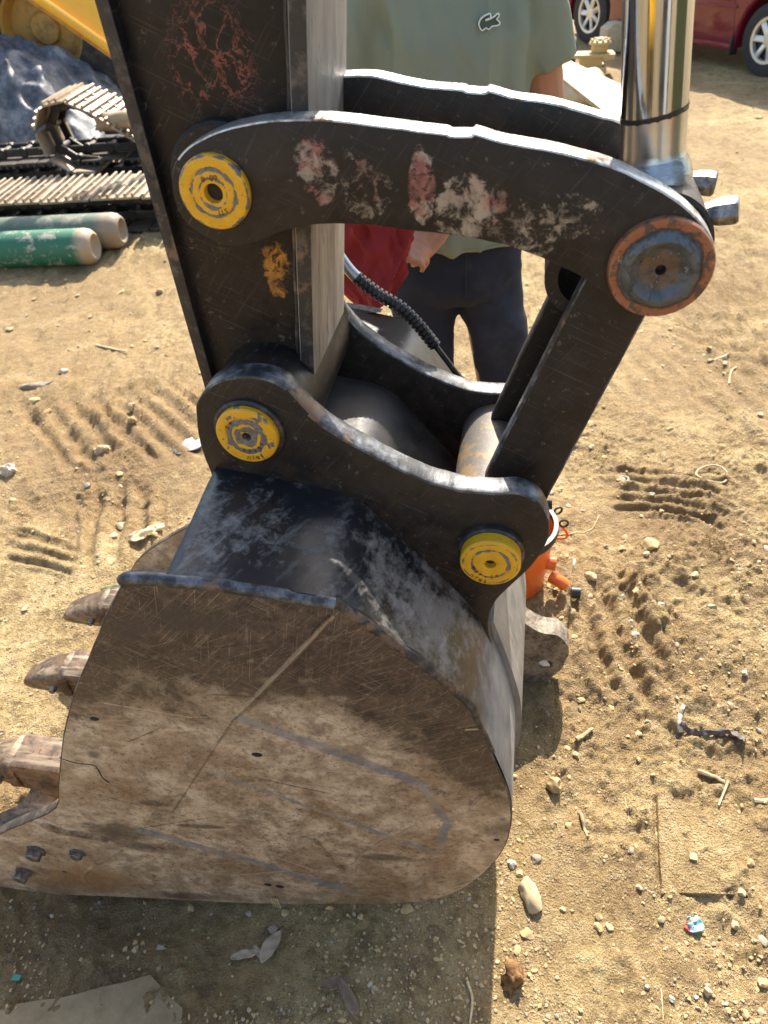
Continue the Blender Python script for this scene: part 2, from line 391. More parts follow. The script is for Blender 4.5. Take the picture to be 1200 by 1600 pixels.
for s_, lo, m_ in ((sa, .64, pm_), (sb, .65, pm2), (sc, .65, pm_), (sd_, .67, pm2)):
    c = t.mix(t.ma('MULTIPLY', t.ma('MULTIPLY', thresh(t, s_, lo, lo+.05), t.ma('ADD', .25, m_)), .40), c, (.48, .36, .235))
for s_, lo, m_ in ((sb, .35, pm_), (sa, .34, pm2), (sc, .35, pm2), (sd_, .33, pm_)):
    c = t.mix(t.ma('MULTIPLY', t.ma('MULTIPLY', t.ma('SUBTRACT', 1.0, thresh(t, s_, lo-.06, lo)), m_), .55), c, (.055, .04, .03))
for loc, rad in (((-.50, .55, .93), (.05, .3, .03)), ((-.66, .55, .80), (.04, .3, .032)), ((-.655, .55, .61), (.018, .3, .020)), ((-.40, .57, .955), (.14, .3, .035)), ((-.56, .57, .96), (.06, .3, .05)), ((-.53, .55, .37), (.055, .3, .011)), ((-.70, .55, .33), (.10, .3, .05)), ((-.66, .55, .27), (.09, .3, .03)), ((-.60, .55, .45), (.05, .3, .015)), ((-.2, .55, .28), (.10, .3, .02)), ((-.62, .55, .04), (.12, .3, .03)), ((.02, .6, .42), (.05, .3, .05))):
    gb_ = t.blob(loc, rad); f = t.ma('MULTIPLY', t.ma('MULTIPLY', gb_, 5.0, True), t.ramp(t.ma('ADD', gb_, t.ma('ADD', t.ma('MULTIPLY', t.ma('SUBTRACT', n2, .5), 2.2), t.ma('MULTIPLY', t.ma('SUBTRACT', n5, .5), 2.0))), [(.15, 0.), (.6, 1.)]))
    c = t.mix(t.ma('MULTIPLY', f, .7), c, (.045, .034, .026))
jn = t.ma('MULTIPLY', t.ma('SUBTRACT', n5, .5), .010); j2 = t.ma('MULTIPLY', t.ma('SUBTRACT', n2, .5), .016)
rz_ = t.ma('SUBTRACT', Z_, 0.0); ov = None
for pp, w_ in OVERLAY:
    for p_, q_ in zip(pp[:-1], pp[1:]):
        d_s = t.ma('ADD', t.seg(U_, Z_, (p_[0], p_[2]), (q_[0], q_[2])), j2)
        m_ = t.ma('SUBTRACT', 1.0, thresh(t, t.ma('DIVIDE', d_s, w_*2), .34, .52)); ov = m_ if ov is None else t.ma('MAXIMUM', ov, m_)
ovc = t.mix(t.ramp(n2, [(.40, 0.), (.60, 1.)]), (.15, .155, .165), (.27, .26, .25)); ovc = t.mix(t.ramp(n5, [(.5, 0.), (.62, .9)]), ovc, (.34, .26, .17))
c = t.mix(t.ma('MULTIPLY', ov, t.ramp(n5, [(.42, .92), (.60, .5)])), c, ovc)
for p_, q_, w_, cc_ in (((-.216, -.4, .968), (-.388, 0, .737), .0030, (.47, .36, .235)), ((-.219, 0, .958), (-.391, 0, .729), .0016, (.035, .026, .02)), ((-.388, 0, .737), (-.57, 0, .42), .0018, (.10, .07, .05)), ((-.392, 0, .737), (-.684, 0, .70), .0016, (.38, .28, .18))):
    d_s = t.ma('ADD', t.seg(U_, Z_, (p_[0], p_[2]), (q_[0], q_[2])), t.ma('MULTIPLY', j2, .35))
    c = t.mix(t.ma('MULTIPLY', t.ma('SUBTRACT', 1.0, thresh(t, t.ma('DIVIDE', d_s, w_*2), .3, .75)), .55), c, cc_)
rr_ = random.Random(11)
for k_ in range(16):
    u0_, z0_ = rr_.uniform(-.72, -.02), rr_.uniform(.10, .92); an_ = rr_.choice((.35, -.6, .8, -.3, .1))+rr_.uniform(-.25, .25); ln_ = rr_.uniform(.03, .16)
    d_s = t.seg(U_, Z_, (u0_, z0_), (u0_+ln_*math.cos(an_), z0_+ln_*math.sin(an_)))
    m_ = t.ma('MULTIPLY', t.ma('SUBTRACT', 1.0, thresh(t, t.ma('ADD', t.ma('MULTIPLY', d_s, 220.), t.ma('MULTIPLY', t.ma('SUBTRACT', n2, .5), 1.6)), .15, .5)), .62)
    c = t.mix(m_, c, (.50, .39, .26) if k_ % 2 else (.04, .03, .024))
rus = t.ramp(t.ma('ADD', t.blob((-.83, .54, .10), (.14, .3, .10)), t.ma('MULTIPLY', t.ma('SUBTRACT', n2, .5), 1.2)), [(.2, 0.), (.6, 1.)])
c = t.mix(t.ma('MULTIPLY', rus, .7), c, (.26, .135, .045))
pit = thresh(t, t.noise(170, 3, .7), .62, .68)
c = t.mix(t.ma('MULTIPLY', pit, .55), c, (.05, .035, .025))
h = t.mix(.5, t.mix(.5, t.mix(.5, sa, sb), sc), n2)
M['side'] = t.fin(c, t.ramp(n2, [(.3, .42), (.7, .75)]), .10, t.bump(h, .6, .0022, t.bump(n1, .35, .010)))
t = MT('grey_weld_overlay'); n = t.noise(34, 9, .7); n2 = t.noise(90, 5, .6, t.co((1, 1, .4), (0, .4, 0)))
c = t.mix(t.ramp(n, [(.40, 0.), (.62, 1.)]), (.20, .205, .21), (.115, .112, .11)); c = t.mix(thresh(t, t.noise(20, 8, .7), .52, .62), c, (.34, .26, .17))
M['overlay'] = t.fin(c, .55, .35, t.bump(t.mix(.5, n, n2), .8, .003))
t = MT('weld_bead'); n = t.noise(40, 6, .7)
M['bead'] = t.fin(t.mix(t.ramp(n, [(.4, 0.), (.62, 1.)]), (.11, .075, .05), (.34, .25, .16)), .6, .2, t.bump(n, .8, .003))

t = MT('worn_stick_face')                                            # grey rubbed steel with vertical streaks
v1 = t.noise(34, 8, .66, t.co((1, 1, .10)), .6); v2 = t.noise(70, 6, .7, t.co((1, 1, .16)), 1.2); n = t.noise(45, 8, .7, t.co((1, 1, .5)))
c = t.ramp(v1, [(.30, (.13, .108, .088)), (.48, (.29, .255, .215)), (.70, (.44, .40, .345))])
c = t.mix(thresh(t, v2, .60, .66), c, (.16, .115, .075))
pit = t.ma('MULTIPLY', thresh(t, n, .62, .66), thresh(t, t.noise(9, 4, .5, t.co((1, 1, .4))), .5, .6)); c = t.mix(pit, c, (.035, .028, .022))
up = t.ramp(t.ma('ADD', t.blob((-.25, .95, 1.56), (.3, .4, .16)), t.ma('MULTIPLY', t.ma('SUBTRACT', n, .5), .8)), [(.1, 0.), (.6, 1.)])
c = t.mix(t.ma('MULTIPLY', up, .6), c, (.17, .18, .185))
M['stick_side'] = t.fin(c, t.ramp(v2, [(.3, .40), (.7, .65)]), .25, t.bump(t.mix(.5, v1, n), .7, .003))

def cap_mat(name, rings, seedv):
    t = MT(name); sp = t.nd('SeparateXYZ'); t.co(); t.put(sp.inputs[0], t._co)
    cv = t.nd('CombineXYZ'); t.put(cv.inputs[0], sp.outputs[0]); t.put(cv.inputs[1], sp.outputs[2])
    l = t.nd('VectorMath', operation='LENGTH'); t.put(l.inputs[0], cv.outputs[0]); r = l.outputs['Value']
    n = t.noise(45, 6, .7, t.co((1, 1, 1), (0, 0, 0), (seedv, 0, seedv))); n2 = t.noise(160, 5, .7)
    ye = t.mix(t.ramp(n, [(.3, 0.), (.7, 1.)]), (.61, .305, .010), (.74, .405, .016))
    ye = t.mix(thresh(t, n2, .60, .68), ye, (.36, .19, .015))
    grey = t.mix(t.ramp(n2, [(.35, 0.), (.65, 1.)]), (.085, .075, .065), (.21, .19, .165)); c = ye
    for r0, wd, bias in rings:
        d = t.ma('SUBTRACT', 1.0, t.ma('DIVIDE', t.ma('ABSOLUTE', t.ma('SUBTRACT', r, r0)), wd), True)
        f = thresh(t, t.ma('ADD', t.noise(55, 5, .6, t.co((1, 1, 1), (0, 0, 0), (seedv+r0*90, 0, 2))), t.ma('MULTIPLY', d, .35)), bias, bias+.03)
        c = t.mix(f, c, grey)
    return t.fin(c, t.ramp(n2, [(.3, .32), (.7, .55)]), 0.0, t.bump(t.mix(.5, n, n2), .45, .0012))
M['cap_a'] = cap_mat('yellow_cap_upper', [(.026, .005, .735), (.0165, .006, .77), (.040, .004, .79)], 1.0)
M['cap_b'] = cap_mat('yellow_cap_lower', [(.024, .0055, .58), (.011, .008, .62)], 2.3)
M['cap_c'] = cap_mat('yellow_cap_right', [(.026, .005, .71), (.038, .004, .80)], 4.1)

t = MT('copper_pin_end'); sp = t.nd('SeparateXYZ'); t.co(); t.put(sp.inputs[0], t._co)
cv = t.nd('CombineXYZ'); t.put(cv.inputs[0], sp.outputs[0]); t.put(cv.inputs[1], sp.outputs[2])
l = t.nd('VectorMath', operation='LENGTH'); t.put(l.inputs[0], cv.outputs[0])
n = t.noise(38, 6, .65); n2 = t.noise(75, 6, .65, None, 1.0)
rr = t.ma('ADD', l.outputs['Value'], t.ma('MULTIPLY', t.ma('SUBTRACT', n, .5), .016))
c = t.ramp(t.ma('MULTIPLY', rr, 18.0), [(.0, (.10, .065, .045)), (.36, (.13, .09, .062)), (.42, (.075, .082, .083)), (.74, (.115, .13, .138)), (.80, (.04, .036, .034)), (.845, (.27, .105, .055)), (1.0, (.31, .135, .07))])
c = t.mix(t.ma('MULTIPLY', thresh(t, n2, .52, .58), .8), c, (.06, .055, .05)); c = t.mix(thresh(t, t.noise(60, 6, .7), .64, .68), c, (.32, .32, .31))
bl = t.ramp(t.ma('ADD', t.blob((.018, 0, -.022), (.022, .1, .014)), t.ma('MULTIPLY', t.ma('SUBTRACT', n, .5), .8)), [(.2, 0.), (.6, 1.)]); c = t.mix(t.ma('MULTIPLY', bl, .4), c, (.08, .11, .18))
M['copper'] = t.fin(c, t.ramp(n, [(.3, .34), (.7, .58)]), .45, t.bump(t.mix(.5, n, n2), .8, .003))

t = MT('chrome'); n = t.noise(60, 4, .6, t.co((1, 1, .02))); n2 = t.noise(30, 4)
M['chrome'] = t.fin(t.mix(t.ramp(n, [(.35, 0.), (.65, 1.)]), (.40, .425, .465), (.47, .495, .53)), t.ramp(n2, [(.3, .07), (.75, .16)]), 1.0, t.bump(n, .06, .001))
t = MT('brushed_steel'); n = t.noise(60, 5, .6, t.co((.1, .1, 1))); M['brushed'] = t.fin(t.mix(n, (.42, .42, .41), (.6, .59, .56)), .28, .95, t.bump(n, .2, .001))
t = MT('blued_steel'); n = t.noise(28, 6, .6, t.co((1, 1, 2)), 1.0)
M['blued'] = t.fin(t.ramp(n, [(.36, (.30, .30, .30)), (.5, (.27, .30, .34)), (.6, (.42, .42, .42))]), .24, .8, t.bump(n, .5, .002))  # bluish tone painted in for the reflection on the lower collar
t = MT('oil_grime'); M['grime'] = t.fin((.012, .011, .010), .35, 0.0, t.bump(t.noise(120, 5), 1.0, .003))
t = MT('silver_stub'); n = t.noise(50, 6, .65); M['stub'] = t.fin(t.mix(t.ramp(n, [(.35, 0.), (.65, 1.)]), (.07, .06, .055), (.42, .41, .40)), t.ramp(n, [(.3, .25), (.7, .5)]), .8, t.bump(n, .9, .005))
t = MT('dusty_boss'); n = t.noise(14, 8, .65); n2 = t.noise(60, 7, .7)
M['boss'] = t.fin(t.mix(thresh(t, t.mix(.4, n, n2), .48, .54), (.13, .115, .10), (.25, .165, .085)), .6, .15, t.bump(n2, .5, .002))
t = MT('hole_dark'); M['hole'] = t.fin((.006, .006, .006), .7)
t = MT('stamp_ink'); M['ink'] = t.fin((.045, .02, .012), .6)
t = MT('rust_tooth'); n = t.noise(14, 8, .65); n2 = t.noise(70, 7, .7); v = t.noise(40, 5, .6, t.co((.1, 1, 1)))
c = t.mix(t.ramp(n, [(.36, 0.), (.62, 1.)]), (.065, .042, .027), (.215, .14, .085)); c = t.mix(t.ma('MULTIPLY', thresh(t, n2, .50, .60), .8), c, (.05, .03, .02)); c = t.mix(t.ma('MULTIPLY', thresh(t, v, .54, .64), .7), c, (.38, .29, .20))
M['rust'] = t.fin(c, t.ramp(n2, [(.3, .36), (.7, .62)]), .3, t.bump(t.mix(.5, n, n2), .6, .003))
t = MT('cast_eye'); n = t.noise(20, 9, .7); n2 = t.noise(80, 6, .7); M['eye'] = t.fin(t.mix(t.ramp(t.mix(.4, n, n2), [(.4, 0.), (.6, 1.)]), (.11, .085, .062), (.36, .295, .215)), .6, .15, t.bump(t.mix(.5, n, n2), 1.0, .006))
t = MT('bolt_steel'); n = t.noise(60, 6, .7); M['bolt'] = t.fin(t.mix(t.ramp(n, [(.4, 0.), (.62, 1.)]), (.07, .07, .073), (.26, .22, .17)), .48, .45, t.bump(n, .6, .002))
t = MT('hose_rubber'); M['rubber_hose'] = t.fin(t.mix(thresh(t, t.noise(60, 6), .5, .65), (.014, .014, .015), (.06, .055, .05)), .42)
t = MT('fitting_steel'); M['fitting'] = t.fin((.34, .36, .38), .35, .9, t.bump(t.noise(80, 4), .3, .001))

# --- ground and stones
def dirt(name, extra=0.0):
    t = MT(name)
    n1 = t.noise(.9, 6, .6); n2 = t.noise(5.5, 10, .70); n3 = t.noise(34, 10, .74); n4 = t.noise(150, 6, .7); n6 = t.noise(14, 9, .72, None, .4)
    c = t.ramp(t.mix(.5, n2, n3), [(.41, (.285, .190, .078)), (.49, (.52, .368, .160)), (.57, (.68, .51, .25))])
    c = t.mix(t.ramp(n1, [(.40, 0.), (.57, .75)]), c, (.36, .225, .095))
    c = t.mix(t.ma('MULTIPLY', thresh(t, n3, .57, .68), .55), c, (.68, .535, .31))
    c = t.mix(t.ramp(n6, [(.53, 0.), (.62, .75)]), c, (.25, .16, .072))
    zone = t.ma('ADD', t.blob((-.95, 2.35, 0), (.75, .62, 1)), t.blob((1.0, 1.75, 0), (.5, .45, 1)))
    c = t.mix(t.ma('MULTIPLY', t.ramp(t.ma('ADD', zone, t.ma('MULTIPLY', t.ma('SUBTRACT', n6, .5), 2.4)), [(.15, 0.), (.7, 1.)]), .75), c, (.29, .178, .074))
    v = t.vor(75, 'F1'); v2 = t.vor(150, 'F1'); vb = t.vor(210, 'F1')
    pm = t.ma('MULTIPLY', t.ma('SUBTRACT', 1.0, thresh(t, v, .18, .30)), thresh(t, t.noise(7, 4), .46, .58))
    pm2 = t.ma('MULTIPLY', t.ma('SUBTRACT', 1.0, thresh(t, v2, .20, .34)), thresh(t, t.noise(11, 4), .44, .56))
    c = t.mix(t.ma('MULTIPLY', pm, .5), c, (.50, .41, .29)); c = t.mix(t.ma('MULTIPLY', pm2, .4), c, (.46, .36, .24))
    c = t.mix(t.ma('MULTIPLY', thresh(t, n4, .60, .68), .65), c, (.15, .095, .05))
    h = t.ma('ADD', t.ma('MULTIPLY', n3, 1.2), t.ma('MULTIPLY', n4, .55))
    h = t.ma('ADD', h, t.ma('MULTIPLY', pm, .55)); h = t.ma('ADD', h, t.ma('MULTIPLY', pm2, .3)); h = t.ma('SUBTRACT', h, t.ma('MULTIPLY', vb, .3))
    return t.fin(c, .92, 0.0, t.bump(h, 1.0, .020, t.bump(t.mix(.5, n2, n6), 1.0, .04)))
M['dirt'] = dirt('dry_dirt')
def stone(name, a, b, rough=.85):
    t = MT(name); n = t.noise(30, 8, .65); oi = t.nd('ObjectInfo').outputs['Random']
    c = t.mix(n, a, b); c = t.mix(t.ma('MULTIPLY', oi, .5), c, tuple(x*.6 for x in a))
    return t.fin(c, rough, 0.0, t.bump(n, .6, .004))
M['stone_tan'] = stone('tan_stone', (.38, .28, .15), (.55, .43, .26))
M['stone_grey'] = stone('grey_stone', (.26, .21, .15), (.42, .35, .26))
M['stone_white'] = stone('pale_stone', (.46, .39, .30), (.60, .53, .43))
M['clod'] = stone('dirt_clod', (.38, .265, .12), (.54, .395, .20), .95)
def plain(name, a, b, rough=.6, sc=30, metal=0.0, bump=.4, dist=.003, stretch=(1, 1, 1), lo=.35, hi=.65):
    t = MT(name); n = t.noise(sc, 7, .65, t.co(stretch)); return t.fin(t.mix(t.ramp(n, [(lo, 0.), (hi, 1.)]), a, b), rough, metal, t.bump(n, bump, dist))
M['straw'] = plain('dry_straw', (.40, .30, .15), (.62, .52, .33), .7, 40)
M['leaf'] = plain('dry_leaf', (.31, .245, .16), (.48, .385, .27), .75, 40)
M['leaf_brown'] = plain('brown_leaf', (.14, .09, .05), (.27, .19, .12), .7, 40)
M['board'] = dirt('dusty_board')
M['slab'] = plain('grey_card', (.23, .165, .088), (.33, .24, .13), .9, 24, 0, .9, .005)
M['rag'] = plain('dark_rag', (.07, .055, .05), (.17, .135, .115), .85, 60, 0, .8, .004)
M['rustlump'] = plain('rusty_lump', (.10, .045, .015), (.30, .15, .05), .9, 60, 0, 1., .006)
M['sheet'] = plain('grey_sheet', (.27, .27, .26), (.42, .41, .38), .55, 20)
M['wood'] = plain('weathered_wood', (.26, .18, .10), (.42, .31, .19), .8, 30, 0, .6, .004, (.15, 1, 1))
M['ply'] = plain('pale_plywood', (.30, .235, .145), (.44, .36, .24), .75, 9, 0, .4, .003)
M['foil_red'] = plain('wrapper_red', (.45, .03, .03), (.6, .1, .08), .35, 60); M['foil_blue'] = plain('wrapper_blue', (.10, .28, .33), (.35, .5, .5), .35, 60)
M['green_glass'] = plain('green_shard', (.02, .22, .14), (.05, .30, .2), .2, 60)
# --- background machines, car, person
def dirty(name, a, b, d, rough=.5, amt=.5, lo=.48, hi=.62, metal=0.0):
    t = MT(name); n = t.noise(2.2, 8, .65); n2 = t.noise(16, 8, .7)
    c = t.mix(n2, a, b); f = t.ramp(t.mix(.5, n, n2), [(lo, 0.), (hi, 1.)]); c = t.mix(t.ma('MULTIPLY', f, amt), c, d)
    return t.fin(c, rough, metal, t.bump(n2, .25, .004))
M['yellow_old'] = dirty('faded_yellow_paint', (.40, .205, .035), (.48, .26, .05), (.09, .055, .03), .6, .75)
M['yellow_bright'] = dirty('bright_yellow_paint', (.72, .36, .012), (.78, .41, .02), (.55, .27, .03), .32, .3)
M['yellow_dusty'] = dirty('dusty_yellow_paint', (.48, .32, .10), (.56, .40, .17), (.50, .40, .25), .7, .6)
M['tyre'] = dirty('tyre_rubber', (.018, .017, .016), (.035, .032, .03), (.12, .095, .07), .85, .6)
M['tyre_clean'] = dirty('car_tyre_rubber', (.02, .02, .021), (.03, .03, .031), (.07, .06, .05), .75, .5)
M['track'] = dirty('track_shoe_steel', (.30, .245, .175), (.46, .39, .29), (.20, .13, .075), .5, .7, .42, .58, .25)
M['track_dark'] = dirty('oily_track_steel', (.085, .07, .056), (.16, .13, .10), (.05, .04, .032), .5, .7, .42, .58, .3)
M['chain'] = dirty('greasy_chain_steel', (.022, .019, .017), (.045, .038, .032), (.10, .075, .05), .5, .4, .5, .65, .3)
t = MT('tarp_sheet'); n = t.noise(5, 8, .65); n2 = t.noise(22, 8, .7)
M['tarp'] = t.fin(t.ramp(t.mix(.4, n, n2), [(.40, (.03, .035, .04)), (.5, (.085, .09, .099)), (.61, (.22, .22, .215))]), .5, 0.0, t.bump(n2, .6, .01))
t = MT('green_cylinder_paint'); n = t.noise(9, 9, .72); n2 = t.noise(40, 7, .7); c = t.mix(n2, (.020, .115, .062), (.035, .165, .09))
c = t.mix(thresh(t, t.mix(.35, n, n2), .535, .565), c, (.36, .33, .25)); sp = t.nd('SeparateXYZ'); t.co(); t.put(sp.inputs[0], t._co)
c = t.mix(t.ramp(t.ma('ADD', sp.outputs[0], t.ma('MULTIPLY', n, .10)), [(.10, 1.), (.15, 0.)]), c, t.mix(n2, (.30, .215, .13), (.46, .35, .23)))
M['gas_green'] = t.fin(c, .6, 0.0, t.bump(n2, .4, .003))
t = MT('teal_cylinder_paint'); n = t.noise(8, 8, .7); n2 = t.noise(40, 7, .7); c = t.mix(n2, (.075, .105, .07), (.12, .155, .105)); c = t.mix(thresh(t, n, .54, .64), c, (.30, .26, .19))
sp = t.nd('SeparateXYZ'); t.co(); t.put(sp.inputs[0], t._co); c = t.mix(t.ramp(t.ma('ADD', sp.outputs[0], t.ma('MULTIPLY', n, .1)), [(.12, 1.), (.19, 0.)]), c, t.mix(n2, (.22, .16, .10), (.34, .26, .17)))
M['gas_teal'] = t.fin(c, .6, 0.0, t.bump(n2, .4, .003))
t = MT('maroon_car_paint'); n = t.noise(6, 5); M['car'] = t.fin(t.mix(n, (.145, .008, .022), (.17, .013, .03)), .22, 0.0, None, **{'Coat Weight': .6, 'Coat Roughness': .08})
t = MT('alloy_rim'); M['rim'] = t.fin(t.mix(t.noise(12, 5), (.62, .60, .55), (.74, .73, .70)), .35, .6)
M['black_plastic'] = plain('black_plastic', (.012, .012, .013), (.03, .03, .03), .5, 20)
t = MT('car_glass'); M['glass'] = t.fin((.015, .018, .02), .04, 0.0, None, **{'Specular IOR Level': .7})
t = MT('clear_lamp'); M['lamp'] = t.fin((.72, .73, .74), .12, .2); t = MT('amber_lamp'); M['amber'] = t.fin((.65, .16, .03), .2)
t = MT('skin'); n = t.noise(60, 5); n1 = t.noise(7, 4); M['skin'] = t.fin(t.mix(n1, (.36, .165, .095), (.44, .215, .13)), .5, 0.0, t.bump(n, .2, .0015), **{'Subsurface Weight': .06})
def cloth(name, a, b, sc=380, fade=None):
    t = MT(name); n = t.noise(4, 5); w = t.noise(sc, 2); c = t.mix(t.ramp(n, [(.3, 0.), (.7, 1.)]), a, b)
    if fade is not None: c = t.mix(thresh(t, t.noise(9, 6, .6), .52, .68), c, fade)
    c = t.mix(t.ma('MULTIPLY', w, .35), c, tuple(x*.6 for x in a)); return t.fin(c, .92, 0.0, t.bump(w, .25, .0012))
M['shirt'] = cloth('sage_jersey', (.205, .235, .172), (.235, .27, .20)); M['denim'] = cloth('dark_denim', (.008, .012, .025), (.0125, .018, .035), 520, (.024, .033, .056))
M['red_cloth'] = cloth('maroon_cloth', (.20, .012, .016), (.28, .022, .024), 420, (.14, .008, .012)); M['hair'] = plain('black_hair', (.008, .007, .006), (.02, .016, .013), .5, 120)
M['logo_white'] = plain('white_thread', (.70, .74, .70), (.78, .8, .76), .9, 300); M['logo_green'] = plain('green_thread', (.06, .085, .07), (.09, .12, .10), .9, 300)
M['orange'] = dirty('orange_plastic', (.74, .13, .012), (.80, .17, .02), (.25, .07, .02), .38, .55, .54, .66)
M['sticker'] = plain('cream_sticker', (.62, .60, .38), (.7, .67, .45), .5, 10)
M['jerry'] = plain('tan_plastic', (.44, .36, .22), (.56, .47, .31), .5, 14)
M['leafg'] = plain('green_leaf', (.10, .13, .04), (.20, .23, .09), .7, 20)

M['chalk'] = plain('chalk', (.62, .58, .50), (.76, .73, .66), .8, 40, 0, .8, .004)  # white that stands in for sunlit metal inside the lifting eye
M['olive'] = dirty('olive_paint', (.10, .12, .035), (.14, .16, .06), (.12, .08, .05), .55, .5)
# ------------------------------------------------------------------ ground: one displaced sheet out to the horizon
UV = Vector((math.cos(R(YAW)), -math.sin(R(YAW)), 0)); WV = Vector((math.sin(R(YAW)), math.cos(R(YAW)), 0))
def sstep(a, b, x):
    t = np.clip((x-a)/(b-a), 0, 1); return t*t*(3-2*t)
# tread prints pressed into the dirt: start, end of the first ridge, start of the last ridge, ridges, depth, bow
TREADS = [
    ([(0.4968,1.4954),(0.5249,1.1092),(0.7735,1.5568)], 3.6, .020, 0.0), ([(0.7638,1.8308),(1.091,1.6769),(0.9059,2.0783)], 4.6, .013, .35),
    ([(2.5745,5.3512),(2.895,5.0797),(1.81,3.6358)], 9.5, .013, .1), ([(1.2973,2.5688),(1.3286,1.98),(1.7294,2.7904)], 4.4, .010, 0.0),
    ([(-1.236,2.7785),(-0.8823,2.2954),(-0.8471,2.9824)], 5.4, .015, .1), ([(-1.1258,2.231),(-1.0424,1.7493),(-0.8112,2.1683)], 3.4, .014, 0.0),
    ([(-1.5893,2.8346),(-1.25,2.3275),(-1.3066,2.9479)], 3.4, .013, 0.0),
    ([(0.9477,1.5974),(1.0728,1.7193),(0.9971,1.5294)], 9.0, .0035, 0.0), ([(0.9048,2.851),(0.9515,2.4309),(1.3076,2.8661)], 4.4, .006, .1),
    ([(-1.2879,1.8393),(-1.0428,1.7348),(-1.3313,2.0399)], 3.2, .010, .2), ([(1.4659,3.3218),(1.844,3.0435),(1.2795,2.7851)], 4.2, .008, .2),
]
def ground_h(X, Y):
    X = np.asarray(X, float); Y = np.asarray(Y, float)
    wx = X+.03*fbm(X*5, Y*5, 3, 91); wy = Y+.03*fbm(X*5+9, Y*5, 3, 92)
    h = .030*fbm(wx*1.3, wy*1.3, 3, 3)+.012*fbm(wx*7, wy*7, 4, 11)
    cl = fbm(X*24, Y*24, 4, 21, .62); h = h+.013*np.maximum(cl, -.10)+.010*np.maximum(fbm(X*55, Y*55, 3, 27, .6)-.05, 0)+.005*(.3-np.abs(fbm(X*9+.2*fbm(X*30, Y*30, 2, 6), Y*9, 4, 31)))+.010*np.maximum(fbm(X*11, Y*11, 4, 33)-.16, 0)*2
    rough = .35+1.2*sstep(-.1, .5, fbm(X*1.7, Y*1.7, 3, 57)+.15)
    h = h*rough
    for (A, B, C), n, amp, bow in TREADS:
        ax, ay = B[0]-A[0], B[1]-A[1]; cx, cy = C[0]-A[0], C[1]-A[1]; det = ax*cy-ay*cx
        px = X-A[0]+.007*fbm(X*11, Y*11, 3, 71); py = Y-A[1]+.007*fbm(X*11+5, Y*11, 3, 72)
        s = (px*cy-py*cx)/det; t = (ax*py-ay*px)/det
        s = s+.22*fbm(X*4.5, Y*4.5, 3, 75); t = t+.16*fbm(X*4.5+7, Y*4.5, 3, 76)*(np.abs(t-.5) > .36)
        m = sstep(-.12, .12, s)*(1-sstep(.85, 1.12, s))*sstep(-.08, .06, t)*(1-sstep(.94, 1.08, t))
        m = m*np.clip(.85+.4*fbm(X*5, Y*5, 2, 81), .3, 1.2)
        tt = t+bow*(s-.5)**2
        w = np.cos(2*math.pi*n*tt+.5*fbm(X*9, Y*9, 2, 17)); h = h+m*amp*1.1*np.sign(w)*np.abs(w)**.8
    for (bx, by, r, d) in (((-.62), 1.75, .22, -.02), (-1.0, 2.05, .18, -.018), (-1.25, 1.55, .2, -.015), (.95, 1.5, .16, -.006), (.55, .55, .12, -.012), (-1.9, 3.3, .5, -.02)):
        q = ((X-bx)**2+(Y-by)**2)/r**2; h = h+d*np.exp(-q)*(1+2*fbm(X*6, Y*6, 2, 5))
    u = X*UV.x+Y*UV.y; w = X*WV.x+Y*WV.y
    pad = np.exp(-((np.maximum(np.abs(u+.40)-.44, 0))**2+np.maximum(np.abs(w-.95)-.42, 0)**2)/.008)
    h = h*(1-.75*pad)-.012*pad-.045*pad*sstep(-.45, -.95, u)
    for (fx, fy) in ((.16, 1.9), (.36, 1.9)):
        h = h*(1-np.exp(-((X-fx)**2+(Y-fy)**2)/.02))
    for (ax, ay), (bx, by) in (([(0.5855,0.8387)][0], [(0.5209,0.6201)][0]),):
        L2 = (bx-ax)**2+(by-ay)**2; q = np.clip(((X-ax)*(bx-ax)+(Y-ay)*(by-ay))/L2, 0, 1); dd = np.hypot(X-ax-q*(bx-ax), Y-ay-q*(by-ay)); h = h-.018*np.exp(-(dd/.008)**2)
    far = sstep(9, 30, np.hypot(X, Y)); return h*(1-far)
def axis(fine0, fine1, step, lo, hi, g=1.06):
    mid = list(np.arange(fine0, fine1+1e-9, step)); a = []; d = step; x = fine0
    while x > lo: d *= g; x -= d; a.append(x)
    b = []; d = step; x = fine1
    while x < hi: d *= g; x += d; b.append(x)
    return np.array(a[::-1]+mid+b)
gx = axis(-1.7, 1.9, .0062, -900, 900); gy = axis(.30, 2.3, .0062, -900, 1500, 1.045)
GX, GY = np.meshgrid(gx, gy); GZ = ground_h(GX, GY)
nx, ny = len(gx), len(gy)
gme = bpy.data.meshes.new('ground'); gme.vertices.add(nx*ny)
gme.vertices.foreach_set('co', np.stack([GX, GY, GZ], -1).ravel())
ii = (np.arange(ny-1)[:, None]*nx+np.arange(nx-1)[None, :]).ravel()
q = np.stack([ii, ii+1, ii+1+nx, ii+nx], -1).ravel(); nf = len(ii)
gme.loops.add(nf*4); gme.loops.foreach_set('vertex_index', q); gme.polygons.add(nf)
gme.polygons.foreach_set('loop_start', np.arange(nf)*4); gme.update(calc_edges=True); gme.validate()
gme.materials.append(M['dirt'])
ground = fin('ground', gme, None, 180); tag(ground, 'dry tan dirt yard pressed with tread marks and footprints', kind='structure')
def gz(x, y): return float(ground_h(np.array([x]), np.array([y]))[0])

# ------------------------------------------------------------------ excavator arm (coordinates: u along the links, w across them, z up)
def frame(name, u, w, z):
    p = UV*u+WV*w; o = empty(name, (p.x, p.y, z), -R(YAW)); return o, Vector((-u, -w, -z))
def at_w(pts, w): return [Vector((p[0], w, p[1])) for p in pts]
arm, AO = frame('excavator_stick', -.34, .945, 1.05)
tag(arm, 'black excavator stick with curved links and a chrome ram above the bucket', 'excavator arm')
